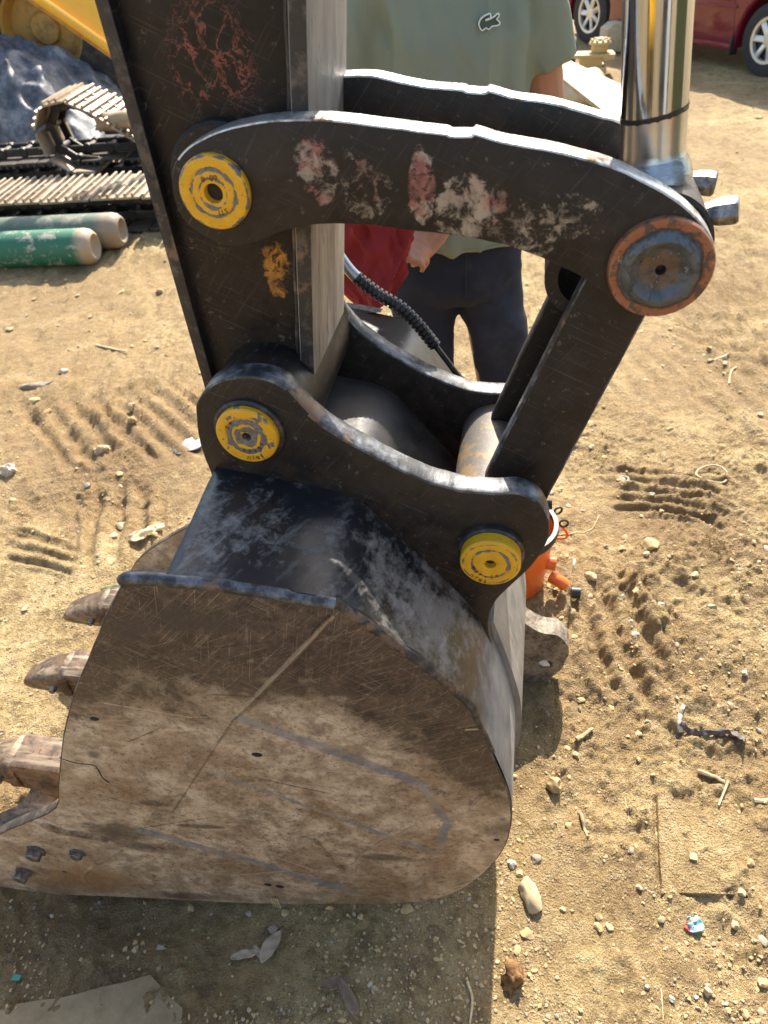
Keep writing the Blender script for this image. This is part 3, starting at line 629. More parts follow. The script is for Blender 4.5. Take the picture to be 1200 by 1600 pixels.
# stick: front plate, flanges along both edges, rubbed right-hand face
ST = [(-0.4572,1.5966),(-0.447,1.131),(-0.2921,1.1155),(-0.237,1.5864)]
tl, bl_, br, tr_ = ST
def ext(a, b, z): k = (z-a[1])/(b[1]-a[1]); return (a[0]+(b[0]-a[0])*k, z)
TOPZ = 2.9
L0, L1 = ext(tl, bl_, TOPZ), ext(tl, bl_, 1.03); R0, R1 = ext(tr_, br, TOPZ), ext(tr_, br, 1.10)
W0, W1 = .868, 1.058
web = [(L0[0]+.006, TOPZ), (L1[0]+.004, 1.05), (R1[0]-.02, 1.06), (R0[0]-.012, TOPZ)]
prism('front_plate', at_w(web, W0+.010), (0, .014, 0), [M['stick'], M['stick']], arm, .002, loc=AO)
prism('rear_plate', at_w(web, W1-.024), (0, .014, 0), [M['stick'], M['stick']], arm, .002, loc=AO)
fl = [(L0[0]-.004, TOPZ), (L1[0]-.004, 1.04), (L1[0]+.012, 1.04), (L0[0]+.012, TOPZ)]
prism('left_flange', at_w(wobble(catmull(fl, 14, True, (0, 1, 2, 3)), .0012, 3, 25), W0-.004), (0, W1-W0+.008, 0), [M['edge_dark'], M['stick']], arm, .003, loc=AO)
fr = [(R0[0]-.017, TOPZ), (R1[0]-.017, 1.085), (R1[0]+.004, 1.085), (R0[0]+.004, TOPZ)]
prism('right_flange', at_w(wobble(catmull(fr, 14, True, (0, 1, 2, 3)), .0012, 5, 25), W0-.003), (0, W1-W0+.006, 0), [M['edge_dark'], M['stick_side']], arm, .003, loc=AO)
# weld seam just left of the right flange
tube('weld_seam', [Vector((R0[0]-.021+(R1[0]-R0[0])*k/60+.0008*math.sin(k*2.1), W0+.008, TOPZ+(1.09-TOPZ)*k/60)) for k in range(61)], .0035, M['edge_dark'], arm, 6).location = AO
PA = [(-0.3552,1.416)][0]; PB = [(0.1454,1.3288)][0]; PC = [(-0.3539,1.1227)][0]; PD = [(-0.0245,0.9311)][0]
def disc(name, p, w0, w1, r, m, n=56, bev=.004, mats=None):
    pr = [(0, w0), (r-bev, w0), (r, w0+bev), (r, w1-bev), (r-bev, w1), (0, w1)]
    return lathe(name, pr, m, arm, n, 'y', AO+Vector((p[0], 0, p[1])))
disc('pin_boss', PA, .856, 1.072, .066, M['ear']); disc('pin_boss', (PC[0]+.004, PC[1]), .812, 1.078, .076, M['ear'])
# curved guide links
GLP = [(-0.4068,1.4286),(-0.3988,1.4464),(-0.384,1.4589),(-0.3672,1.4684),(-0.3427,1.4776),(-0.3134,1.4845),(-0.2804,1.488),(-0.2486,1.4878),(-0.2235,1.4871),(-0.2009,1.4853),(-0.1556,1.4787),(-0.102,1.4725),(-0.0907,1.4704),(-0.0867,1.4685),(-0.0648,1.4674),(-0.0609,1.4697),(-0.0312,1.4606),(0.0101,1.4536),(0.0429,1.4462),(0.0779,1.4357),(0.1029,1.4253),(0.1354,1.409),(0.1584,1.3945),(0.1796,1.3778),(0.1928,1.3608),(0.2005,1.3434),(0.2007,1.3241),(0.1936,1.3002),(0.1752,1.2815),(0.1509,1.2724),(0.1326,1.2752),(0.1138,1.2821),(0.0898,1.2967),(0.0603,1.3178),(0.0417,1.3267),(0.0065,1.3422),(-0.0413,1.3568),(-0.0896,1.3641),(-0.1384,1.37),(-0.187,1.376),(-0.2057,1.3768),(-0.2569,1.3748),(-0.2933,1.3659),(-0.3188,1.356),(-0.3441,1.3506),(-0.3645,1.3537),(-0.3863,1.3653),(-0.404,1.3821),(-0.4102,1.4043)]
g_pts = wobble(catmull(GLP, 3), .0009, 2, 45)
prism('guide_link', at_w(g_pts, .83), (0, .034, 0), [M['guide'], M['edge']], arm, .0035, loc=AO, up_only=True)
GLF = [(a, b-.004) if -.2 < a < .1 else (a, b) for a, b in GLP]
prism('guide_link', at_w(wobble(catmull(GLF, 3), .0009, 8, 45), 1.043), (0, .034, 0), [M['ear'], M['edge']], arm, .0035, loc=AO, up_only=True)
# dished yellow pin caps and the copper-ringed pin end
def lettering(txt, size, parent, x, z, rz, mat, y=-.0004):
    cu = bpy.data.curves.new('lettering', 'FONT'); cu.body = txt; cu.size = size; cu.align_x = 'CENTER'; cu.align_y = 'CENTER'; cu.extrude = .0002; cu.resolution_u = 3
    o = bpy.data.objects.new('tmp', cu); COL.objects.link(o); dg = bpy.context.evaluated_depsgraph_get()
    me = bpy.data.meshes.new_from_object(o.evaluated_get(dg)); bpy.data.objects.remove(o)
    me.materials.clear(); me.materials.append(mat); me.name = 'lettering'
    q = bpy.data.objects.new('lettering', me); q.location = (x, y, z)
    q.rotation_euler = (Matrix.Rotation(rz, 4, 'Y') @ Matrix.Rotation(math.pi/2, 4, 'X')).to_euler()
    return link(q, parent)
def pin_cap(parent, off, p, w, r, m, hole=.009, flat=False, texts=(), th=.020):
    pr = [(0, .012), (hole*.95, .012), (hole, .010), (hole+.0007, .0006), (hole+.0022, 0), (r*.56, 0), (r*.60, .0011), (r*.66, .0014), (r*.69, .0003), (r*.9, 0), (r-.0016, .0008), (r, .0032), (r, th), (r-.003, th+.002), (r-.004, .034), (0, .034)]
    mi = [1, 1, 0, 0, 0, 0, 0, 0, 0, 0, 0, 0, 2, 2, 2]
    o = lathe('pin_cap', pr, [m, M['bolt'], M['edge_dark']], parent, 64, 'y', off+Vector((p[0], w, p[1])), mi, 30)
    n = len(texts)
    for tx, sz, x, z, rz in texts: lettering(tx, sz, o, x, z, rz, M['ink'])
    return o
def spread(txt, sz, rad, a0, step, extra=0):
    """letters set one by one round an arc; extra turns each about its own centre"""
    return [(ch, sz, rad*math.cos(R(a0+step*i)), rad*math.sin(R(a0+step*i)), R(90-(a0+step*i))+extra) for i, ch in enumerate(txt)]
pin_cap(arm, AO, PA, .8195, .0415, M['cap_a'], .0105, th=.012, texts=[('09', .0095, .004, .0165, R(2)), ('0', .0085, -.0085, .0155, R(-24)), ('I', .0085, .0025, -.0205, R(178)), ('T', .0085, .0065, -.0202, R(172)), ('S', .0085, .0115, -.0190, R(165))])
def pin_end(p, w, r):
    pr = [(0, .02), (.0040, .02), (.0045, .002), (.006, 0), (r*.42, -.001), (r*.50, -.0045), (r*.60, -.007), (r*.70, -.005), (r*.76, 0), (r*.97, 0), (r, .003), (r, .02), (r-.002, .022), (0, .022)]
    V, F, I = lathe_data(pr, 72, 'y', [1, 1, 1, 0, 0, 0, 0, 0, 0, 0, 0, 0, 0])
    V = [(x, y+(.0022*float(fbm(np.array([x*90]), np.array([z*90]), 3, 4)[0]) if y < .001 and .015 < math.hypot(x, z) < r*.78 else 0), z) for x, y, z in V]
    return mk('pin_end', V, F, [M['copper'], M['hole']], arm, I, 40, AO+Vector((p[0], w, p[1])))
pin_end(PB, .8215, .0565)
spl = [(.026*math.cos(a)*s, .026*math.sin(a)*s) for a, s in ((2.5, 1), (2.75, .9), (2.2, .7), (1.9, .65), (1.2, .8), (.9, .95), (-1.7, .5), (-1.9, .75), (-2.1, .9), (1.4, 1.25), (1.25, 1.3))]
V = []; F = []
for i, (x, z) in enumerate(spl):
    v, f, _ = lathe_data([(0, -.0016), (.0010, -.0011), (.0014, .002)], 10); b = len(V); V += [(a+x, y, c_+z) for a, y, c_ in v]; F += [tuple(k+b for k in q_) for q_ in f]
mk('weld_spatter', V, F, M['stub'], arm, None, 60, AO+Vector((PB[0], .8205, PB[1])))['kind'] = 'stuff'
# the chrome ram: rod, dirty wiper line, collar, eye
rod_a = Vector((.105, .945, 1.60)); d_ = Vector((-.018, 0, .14)).normalized(); RB = Vector((PB[0]-.010, .945, PB[1]+.078))
rot_rod = d_.to_track_quat('Z', 'Y').to_matrix()
def along(name, prof, m, mi=None, n=64, angle=35):
    V, F, I = lathe_data(prof, n, 'y', mi); V = [RB+rot_rod @ Vector((x, z, y)) for x, y, z in V]; F = [tuple(reversed(f)) for f in F]
    return mk(name, V, F, m, arm, I, angle, AO)
RR = .0355
along('ram_rod', [(0, .052), (RR, .052), (RR, 1.1), (0, 1.1)], M['chrome'])
along('rod_collar', [(0, -.02), (RR+.010, -.02), (RR+.007, -.006), (RR+.0015, .006), (RR, .014), (RR, .0515), (0, .0515)], [M['brushed'], M['blued']], [1, 1, 1, 0, 0, 0])
V, F = [], []
for k in range(160):
    a = 2*math.pi*k/160; z0 = .0495+.0035*math.sin(a*1.0+.4)-.0022*max(0, vnoise(np.array([k*.33]), np.array([.5]), 3)[0]*2)-.0008; z1 = .0535+.0035*math.sin(a*1.0+.4)+.0012*vnoise(np.array([k*.7]), np.array([.5]), 9)[0]
    for z in (z0, z1): V.append(RB+rot_rod @ Vector(((RR+.0007)*math.cos(a), (RR+.0007)*math.sin(a), z)))
for k in range(160): l = (k+1) % 160; F.append((2*k, 2*l, 2*l+1, 2*k+1))
mk('grime_ring', V, F, M['grime'], arm, None, 180, AO)
along('ram_barrel', [(RR+.002, .80), (RR+.028, .80), (RR+.030, .805), (RR+.030, 1.9), (0, 1.9)], M['ear'])
disc('rod_eye', PB, .878, 1.026, .064, M['hlink']); 
# silver taped lug stubs on the far side of the link ends
def stub(p, direction, ln, r, seed):
    d = Vector(direction).normalized(); q = d.to_track_quat('Z', 'Y').to_matrix(); rr = random.Random(seed); V = []; F = []; n = 8
    prof = [(-.02, .62), (.0, .66), (.25, .72), (.55, .95), (.8, 1.0), (.95, .97), (1.0, .80)]
    jit = [rr.uniform(.86, 1.1) for _ in range(n)]
    for t_, s_ in prof:
        for k in range(n): a = 2*math.pi*k/n; V.append(Vector(p)+q @ Vector((r*s_*jit[k]*math.cos(a), r*s_*jit[k]*math.sin(a), ln*t_)))
    for i in range(len(prof)-1):
        for k in range(n): l = (k+1) % n; F.append((i*n+k, i*n+l, (i+1)*n+l, (i+1)*n+k))
    F.append(tuple((len(prof)-1)*n+k for k in range(n))); F.append(tuple(reversed(range(n))))
    mk('pin_stub', V, F, M['stub'], arm, None, 25, AO)
s1 = [(0.2006,1.3482),(0.2431,1.3538)]; s2 = [(0.195,1.3513),(0.2344,1.35)]
stub((s1[0][0]-.012, .93, s1[0][1]), (s1[1][0]-s1[0][0], -.01, s1[1][1]-s1[0][1]+.004), .050, .0185, 3)
stub((s2[0][0]-.01, 1.05, s2[0][1]), (s2[1][0]-s2[0][0], -.01, s2[1][1]-s2[0][1]), .048, .0155, 5)
# bucket link: two plates with a web between, bosses at both pins
HL = [(0.0689,1.3058),(0.1457,1.2619),(0.0471,0.9467),(-0.0416,0.9957)]
HLT = [(HL[0][0]+.022, HL[0][1]+.035), HL[1], HL[2], (HL[3][0]+.02, HL[2][1]-.012), HL[3]]
hp = [(PB[0]-.03, PB[1]+.01), (PB[0]+.035, PB[1]-.03), HL[1], HL[2], (PD[0]+.03, PD[1]-.02), (PD[0]-.03, PD[1]+.01), HL[3], HL[0]]
prism('bucket_link_plate', at_w(wobble(catmull(hp, 8, True, range(8)), .0007, 4, 60), .856), (0, .022, 0), [M['hlink'], M['edge_blue']], arm, .003, loc=AO)
prism('bucket_link_plate', at_w(wobble(catmull(hp, 8, True, range(8)), .0007, 6, 60), 1.012), (0, .022, 0), [M['hlink'], M['edge_dark']], arm, .003, loc=AO)
cx = lambda k: (HL[0][0]*(1-k)+HL[3][0]*k, HL[0][1]*(1-k)+HL[3][1]*k); dx_ = lambda k: (HL[1][0]*(1-k)+HL[2][0]*k, HL[1][1]*(1-k)+HL[2][1]*k)
a0, a1, b0, b1 = cx(.18), cx(1.), dx_(.1), dx_(1.)
wm = [(a0[0]*.68+b0[0]*.32, a0[1]*.68+b0[1]*.32), (b0[0]*.86+a0[0]*.14, b0[1]*.86+a0[1]*.14), (b1[0]*.86+a1[0]*.14, b1[1]*.86+a1[1]*.14), (a1[0]*.68+b1[0]*.32, a1[1]*.68+b1[1]*.32)]
prism('bucket_link_web', at_w(wm, .8785), (0, .133, 0), [M['hlink'], M['hlink']], arm, .003, loc=AO)
lathe('link_boss_tube', [(.034, .8785), (.050, .8785), (.050, 1.0115), (.034, 1.0115), (.034, .8785)], M['hlink'], arm, 48, 'y', AO+Vector((HL[0][0]*.8+HL[1][0]*.2-.012, 0, HL[0][1]-.012)))
disc('lower_boss_tube', (PD[0]-.008, PD[1]+.002), .815, 1.075, .060, M['boss'])
disc('bucket_link_pin', PD, .79, 1.10, .036, M['edge_dark'])
tubes('bolt_stub', [([Vector((HL[2][0]-.004, .85, HL[2][1]+.008)), Vector((HL[2][0]+.012, .85, HL[2][1]+.010))], .007), ([Vector((HL[2][0]-.010, .85, HL[2][1]-.012)), Vector((HL[2][0]+.007, .85, HL[2][1]-.013))], .0055)], M['grime'], arm, 8).location = AO
# grease hose with spring guard
hs = [Vector((*q_,)) for q_ in [(p[0], 1.12, p[1]) for p in [(-0.3039,1.2367),(-0.2788,1.196),(-0.2423,1.1626),(-0.2013,1.1353),(-0.1736,1.1059),(-0.1486,1.0722),(-0.1228,1.0351),(-0.1052,1.0079)]]]
hs = [Vector(p) for p in catmull([tuple(p) for p in hs], 24, False)]
n_g = int(len(hs)*.74); i_f = 30
tube('hose_tail', hs[n_g-4:], .0052, M['rubber_hose'], arm, 10).location = AO
tube('hose_fitting', hs[8:i_f+2], .0098, M['fitting'], arm, 14).location = AO
rad = [.0088+.0022*abs(math.sin((k)*1.05)) for k in range(n_g-i_f)]
L = hs[i_f:n_g]; LL = []; rr_ = []; acc = 0.0; nxt = 0.0
for i in range(len(L)-1):
    sl_ = (L[i+1]-L[i]).length
    while nxt <= acc+sl_: LL.append(L[i].lerp(L[i+1], (nxt-acc)/sl_)); nxt += .0011
    acc += sl_
for i in range(len(LL)): rr_.append(.0112 if (i % 8) < 5 else .0078)
tube('hose_guard', LL, rr_, M['rubber_hose'], arm, 14, 50).location = AO

# ------------------------------------------------------------------ bucket
bk, BO = frame('excavator_bucket', -.35, .95, -.02)
tag(bk, 'worn toothed digging bucket with dusty brown side resting on the dirt', 'bucket')
TS = math.tan(R(5)); FARW = 1.335
def near_w(u): return .592+(u+.2)*TS
def far_w(u): return FARW-(u+.2)*TS
SP = [(-0.4752,0.5679,1.027),(-0.4464,0.5704,1.0311),(-0.3862,0.5757,1.0243),(-0.3069,0.5826,1.0121),(-0.2243,0.5899,0.994),(-0.2085,0.5913,0.9908),(-0.1678,0.5948,0.9438),(-0.1208,0.5989,0.8886),(-0.053,0.6049,0.796),(-0.0269,0.6071,0.7319),(0.0011,0.6096,0.6371),(0.0248,0.6117,0.541),(0.0334,0.6124,0.4663),(0.0318,0.6123,0.3842),(0.0158,0.6109,0.3008),(-0.0209,0.6077,0.2044),(-0.0767,0.6028,0.1209),(-0.1557,0.5959,0.074),(-0.264,0.5864,0.051),(-0.4889,0.5667,0.0204),(-0.7056,0.5478,0.0121),(-0.8697,0.5334,0.0054),(-0.9942,0.5225,-0.0057),(-1.1236,0.5112,-0.0209),(-1.2031,0.5042,-0.0075),(-1.0958,0.5136,0.1704),(-0.9555,0.5259,0.296),(-0.8714,0.5333,0.3552),(-0.7959,0.5399,0.4152),(-0.7575,0.5432,0.5045),(-0.6895,0.5492,0.6625),(-0.6291,0.5545,0.7796),(-0.5592,0.5606,0.8963),(-0.5097,0.5649,0.9777)]
side_n = Vector((-TS, 1, 0)).normalized()
sp_s = wobble(catmull(SP, 3, True, (0, 24, 27)), .0009, 1, 50)
sp_s = [Vector((p[0], near_w(p[0]), p[2])) for p in sp_s]
side = prism('side_plate', sp_s, side_n*.022, [M['side'], M['edge_dark']], bk, .003, loc=BO)
prism('side_plate', [Vector((p.x+(.085*float(sstep(.5, .8, p.z)) if p.x < -.35 else 0), far_w(p.x), p.z)) for p in sp_s], Vector((-TS, -1, 0)).normalized()*.022, [M['side'], M['edge_dark']], bk, .003, loc=BO)
def onside(p, d): return Vector((p[0], near_w(p[0])-d, p[2]))
# rim folded over the top edge of the side plate
rim = [(-0.4793,0.5676,1.0246),(-0.4711,0.5683,1.0294),(-0.4464,0.5704,1.0311),(-0.3862,0.5757,1.0243),(-0.3069,0.5826,1.0121),(-0.2243,0.5899,0.994),(-0.2102,0.5911,0.9896)]
V, F = tube_data([onside(p, -.004) for p in wobble(catmull(rim, 8, False), .0014, 9, 40)], .0088, 12)
mk('top_rim', V, F, M['edge_blue'], bk, None, 60, BO)
rim2 = [(-0.2124,0.5909,0.9919),(-0.1678,0.5948,0.9438),(-0.1208,0.5989,0.8886),(-0.053,0.6049,0.796),(-0.0269,0.6071,0.7319),(-0.0021,0.6093,0.6461)]
rp = wobble(catmull(rim2, 8, False), .0022, 4, 40); V, F = tube_data([onside(p, -.007) for p in rp], [.0085*(1-.75*(i/len(rp))**3)*(1+.25*float(vnoise(np.array([i*.5]), np.array([.2]), 3)[0])) for i in range(len(rp))], 10)
mk('rear_rim', V, F, M['edge_dark'], bk, None, 60, BO)
# raised weld-overlay strips, seam, cutter plate edge
def strip(pts, wid, m, h=.004, seed=0, name='wear_strip'):
    P = [Vector(p) for p in wobble(catmull(pts, 10, False), .0012, seed, 30)]; V = []; F = []; n = len(P)
    for i, p in enumerate(P):
        t_ = (P[min(i+1, n-1)]-P[max(i-1, 0)]).normalized(); s_ = Vector((-t_.z, 0, t_.x)); e = min(1, i/4+.25, (n-1-i)/4+.25)
        for k, hh in ((-1, -.003), (-.72, h*.8), (-.2, h), (.3, h*.95), (.75, h*.75), (1, -.003)):
            q_ = p+s_*(wid*k*e*(1+.25*float(vnoise(np.array([i*.6]), np.array([k*2.]), seed)[0]))); V.append(onside(q_, hh+.0008*float(vnoise(np.array([i*1.1]), np.array([k*3.]), seed+3)[0])))
    for i in range(n-1):
        for k in range(5): a = i*6+k; F.append((a, a+1, a+7, a+6))
    mk(name, V, F, m, side, None, 60, BO*0)
strip([(-0.8487,0.5352,0.3472),(-0.8196,0.5378,0.3215),(-0.7781,0.5414,0.31),(-0.7316,0.5455,0.2936)], .013, M['bead'], .004, 5)
strip([(-0.218,0.5904,0.9711),(-0.267,0.5861,0.8937),(-0.3243,0.5811,0.8157),(-0.3799,0.5763,0.7422)], .0055, M['side'], .0032, 4, 'weld_seam')
strip([(-0.3853,0.5758,0.7351),(-0.4247,0.5723,0.6765),(-0.4824,0.5673,0.6081),(-0.5408,0.5622,0.5209),(-0.617,0.5555,0.4011),(-0.6958,0.5486,0.2619)], .0030, M['side'], .0014, 7, 'weld_seam')
strip([(-0.719,0.5466,0.2508),(-0.7969,0.5398,0.1772),(-0.851,0.535,0.1017),(-0.8396,0.536,0.0507)], .006, M['side'], .003, 8, 'weld_seam')
strip([(-0.7216,0.5464,0.5941),(-0.6951,0.5487,0.5799),(-0.6655,0.5513,0.574),(-0.6651,0.5513,0.5341),(-0.6574,0.552,0.5153)], .0012, M['hole'], .0006, 9, 'crack')
def bolt_head(p, r, h, seed, turn=0):
    rr = random.Random(seed); V = []; n = 6; prof = [(1.25, 0), (1.25, .25), (1.0, .3), (1.0, .9), (.86, 1.0)]; F = []
    for s_, y in prof:
        for k in range(n): a = turn+2*math.pi*k/n; V.append((r*s_*math.cos(a)*rr.uniform(.94, 1.06), -h*y, r*s_*math.sin(a)*rr.uniform(.94, 1.06)))
    for i in range(len(prof)-1):
        for k in range(n): l = (k+1) % n; F.append((i*n+k, (i+1)*n+k, (i+1)*n+l, i*n+l))
    F.append(tuple((len(prof)-1)*n+k for k in reversed(range(n))))
    mk('bolt', V, F, M['bolt'], side, None, 30, onside(p, -.001))
b_ = [(-0.906,0.5302,0.2288),(-0.9764,0.5241,0.1202),(-0.8192,0.5378,0.2275),(-0.884,0.5322,0.1291),(0.0937,0.6177,0.4384)]
bolt_head(b_[0], .0165, .020, 1, .3); bolt_head(b_[1], .0155, .022, 2, .1); bolt_head(b_[2], .0135, .013, 3, .5); bolt_head(b_[3], .005, .004, 4)
for p, r in zip([(-0.376,0.5766,0.6296),(-0.4455,0.5705,0.1251),(-0.421,0.5727,0.1191),(0.0109,0.6105,0.377),(-0.6185,0.5554,0.7159)], (.0085, .0075, .0085, .005, .007)):
    V, F, I = lathe_data([(0, -.0006), (r*.85, -.0006), (r, .0004)], 18); V = [(x*1.15, y, z*.75) for x, y, z in V]
    mk('bolt_hole', V, F, M['hole'], side, None, 60, onside(p, .0004))
# shell: outer profile carried across to the far side
PF = [(-0.4192,0.5728,1.0305),(-0.354,0.5785,1.0215),(-0.2909,0.584,1.0101),(-0.224,0.5899,0.9964),(-0.1977,0.5922,0.9778),(-0.1678,0.5948,0.9438),(-0.1208,0.5989,0.8886),(-0.0706,0.6033,0.8224),(-0.0512,0.605,0.793),(-0.0269,0.6071,0.7319),(0.0011,0.6096,0.6371),(0.0248,0.6117,0.541),(0.0334,0.6124,0.4663),(0.0318,0.6123,0.3842),(0.0158,0.6109,0.3008),(-0.0209,0.6077,0.2044),(-0.0767,0.6028,0.1209),(-0.1557,0.5959,0.074),(-0.264,0.5864,0.051),(-0.4889,0.5667,0.0204),(-0.7056,0.5478,0.0121),(-0.8697,0.5334,0.0054),(-0.9942,0.5225,-0.0057),(-1.1236,0.5112,-0.0209)]
prof = [np.array((p[0], p[2]+.006)) for p in catmull(PF, 4, False)]
def shell_w(i, u, s):
    a, b = near_w(u)+.004, far_w(u)-.004; return a+(b-a)*s
NW = 40; V = []; F = []; np_ = len(prof)
nrm = []
for i in range(np_):
    t_ = prof[min(i+1, np_-1)]-prof[max(i-1, 0)]; t_ = t_/np.linalg.norm(t_); nrm.append(np.array((-t_[1], t_[0])))
prof_s = [p.copy() for p in prof]
for _ in range(5):
    prof_s = [prof_s[0]]+[(prof_s[i-1]+2*prof_s[i]+prof_s[i+1])/4 for i in range(1, np_-1)]+[prof_s[-1]]
for lay in (0, 1):
    for i in range(np_):
        for k in range(NW+1):
            s = k/NW; u, z = prof[i]-nrm[i]*(.018*lay)
            # the lip runs up to the bucket pin between the ears, and the plates are a little dented
            e = math.exp(-((s-.5)/.30)**4); f_ = max(0, 1-i/16)
            ps_ = prof_s[i]; bl_k = min(1, 7*min(s, 1-s)); u = u+(ps_[0]-prof[i][0])*bl_k; z = z+(ps_[1]-prof[i][1])*bl_k
            u2 = u; z2 = z+.022*math.sin(min(s, 1-s)*math.pi)*min(1, max(0, (22-i)/12)) + .004*float(vnoise(np.array([u*14]), np.array([s*9]), 6)[0])*min(1, s*20, (1-s)*20)
            V.append((u2, shell_w(i, prof[i][0], s), z2))
nn = NW+1; off = np_*nn
for i in range(np_-1):
    for k in range(NW):
        a = i*nn+k; F.append((a, a+nn, a+nn+1, a+1)); a += off; F.append((a, a+1, a+nn+1, a+nn))
for i in (0, np_-1):
    for k in range(NW): a = i*nn+k; F.append((a, a+1, a+1+off, a+off))
FM = []
for f in F:
    i = (f[0] % off)//nn; FM.append(0 if i < 33 else 1)
shell = mk('shell', V, F, [M['shelf'], M['back']], bk, [0]*len(FM), 180, BO)
# wear plate welded on the back
wp = [prof[i]+nrm[i]*.010 for i in range(36, 64)]
V = []; F = []
for lay in (0, 1):
    for i, p in enumerate(wp):
        for w in (.80, .94, 1.12): V.append((p[0]-nrm[36+i][0]*.016*lay, w, p[1]-nrm[36+i][1]*.016*lay))
m_ = len(wp)*3
for i in range(len(wp)-1):
    for k in range(2): a = i*3+k; F.append((a, a+3, a+4, a+1)); a += m_; F.append((a, a+1, a+4, a+3))
    for k in (0, 2): a = i*3+k; F.append((a, a+3, a+3+m_, a+m_))
for i in (0, len(wp)-1):
    for k in range(2): a = i*3+k; F.append((a, a+1, a+1+m_, a+m_))
mk('wear_plate', V, F, M['back'], bk, None, 30, BO)
# ears
ER = [(-0.4327,1.1132),(-0.4268,1.1481),(-0.4197,1.1656),(-0.3977,1.1901),(-0.3695,1.2026),(-0.3335,1.2057),(-0.3097,1.201),(-0.2922,1.1884),(-0.2674,1.1525),(-0.2307,1.1188),(-0.192,1.0937),(-0.1481,1.0672),(-0.1128,1.0508),(-0.0718,1.038),(-0.0242,1.0359),(0.0081,1.0395),(0.0335,1.0257),(0.0513,0.9936),(0.0541,0.9576),(0.0414,0.9118),(0.0171,0.8701),(-0.0079,0.8304),(-0.0205,0.7963),(-0.0234,0.7557),(-0.0153,0.6914),(-0.0023,0.6232),(-0.0454,0.5785),(-0.0897,0.6972),(-0.1494,0.8163),(-0.2225,0.921),(-0.33,0.9375),(-0.3945,0.9708),(-0.4322,1.0053),(-0.4302,1.0356),(-0.4328,1.0736)]
for w in (.775, 1.060):
    prism('ear_plate', at_w(wobble(catmull([(a, b-(.022 if w > 1 else 0)) for a, b in ER], 4), .0009, int(w*9), 45), w), (0, .036, 0), [M['ear'], M['edge_blue']], bk, .004, loc=BO, up_only=True)
disc2 = lambda name, p, w0, w1, r, m: lathe(name, [(0, w0), (r-.003, w0), (r, w0+.003), (r, w1), (0, w1)], m, bk, 56, 'y', BO+Vector((p[0], 0, p[1])))
disc2('pin_collar', PC, .767, .80, .049, M['edge_dark']); disc2('pin_collar', PD, .762, .80, .0475, M['edge_dark'])
def word(txt, sz, rad, mid, step): return [(c_, sz, rad*math.cos(R(mid+step*(i-(len(txt)-1)/2))), rad*math.sin(R(mid+step*(i-(len(txt)-1)/2))), R(90-(mid+step*(i-(len(txt)-1)/2)))) for i, c_ in enumerate(txt)]
pin_cap(bk, BO, PC, .757, .043, M['cap_b'], .0062, th=.013, texts=word('65*40', .0078, .0225, -68, -20)+word('SBJU', .0072, .0345, -78, -11)+word('04', .008, .0275, 140, -17))
pin_cap(bk, BO, PD, .742, .043, M['cap_c'], .0075, texts=word('65*42m', .0085, .0245, -112, -19)+word('SBJU', .0082, .0355, -118, -12), th=.024)
lathe('pin_cap', [(0, .034), (.043, .034), (.043, .004), (.04, 0), (0, 0)], M['cap_b'], bk, 48, 'y', BO+Vector((PC[0], 1.118, PC[1])))
lathe('pin_cap', [(0, .034), (.043, .034), (.043, .004), (.04, 0), (0, 0)], M['cap_c'], bk, 48, 'y', BO+Vector((PD[0], 1.118, PD[1])))
# eyelets on the pin collar edge, by the orange pail
# lifting eye on the back
LE = [(-0.0633,0.32),(-0.0007,0.3204),(0.0214,0.2832),(0.0542,0.2317),(0.0927,0.2045),(0.1364,0.1955),(0.1619,0.1608),(0.1674,0.1198),(0.1518,0.0578),(0.108,-0.006),(0.0473,-0.0634),(-0.0364,-0.1211)]
hc = [(0.1151,0.0795)][0]; o_ = [tuple(p) for p in catmull(LE, 4, True, (0, 11))]
o_ = wobble(o_, .002, 5, 40); hr = [(hc[0]+.0185*math.cos(a), hc[1]+.0145*math.sin(a)) for a in [2*math.pi*k/20 for k in range(20)]]
bm = bmesh.new(); ov = [bm.verts.new((p[0], 1.235, p[1])) for p in o_]; hv = [bm.verts.new((p[0], 1.235, p[1])) for p in hr]
es = [bm.edges.new((ov[i], ov[(i+1) % len(ov)])) for i in range(len(ov))]+[bm.edges.new((hv[i], hv[(i+1) % 20])) for i in range(20)]
bmesh.ops.triangle_fill(bm, use_beauty=True, edges=es)
bad = [f for f in bm.faces if math.hypot((f.calc_center_median().x-hc[0])/.0185, (f.calc_center_median().z-hc[1])/.0145) < .93]
bmesh.ops.delete(bm, geom=bad, context='FACES')
ex = bmesh.ops.extrude_face_region(bm, geom=list(bm.faces)); bmesh.ops.translate(bm, verts=[v for v in ex['geom'] if isinstance(v, bmesh.types.BMVert)], vec=(0, .055, 0))
bm_obj('lifting_eye', bm, M['eye'], bk, 35, BO)
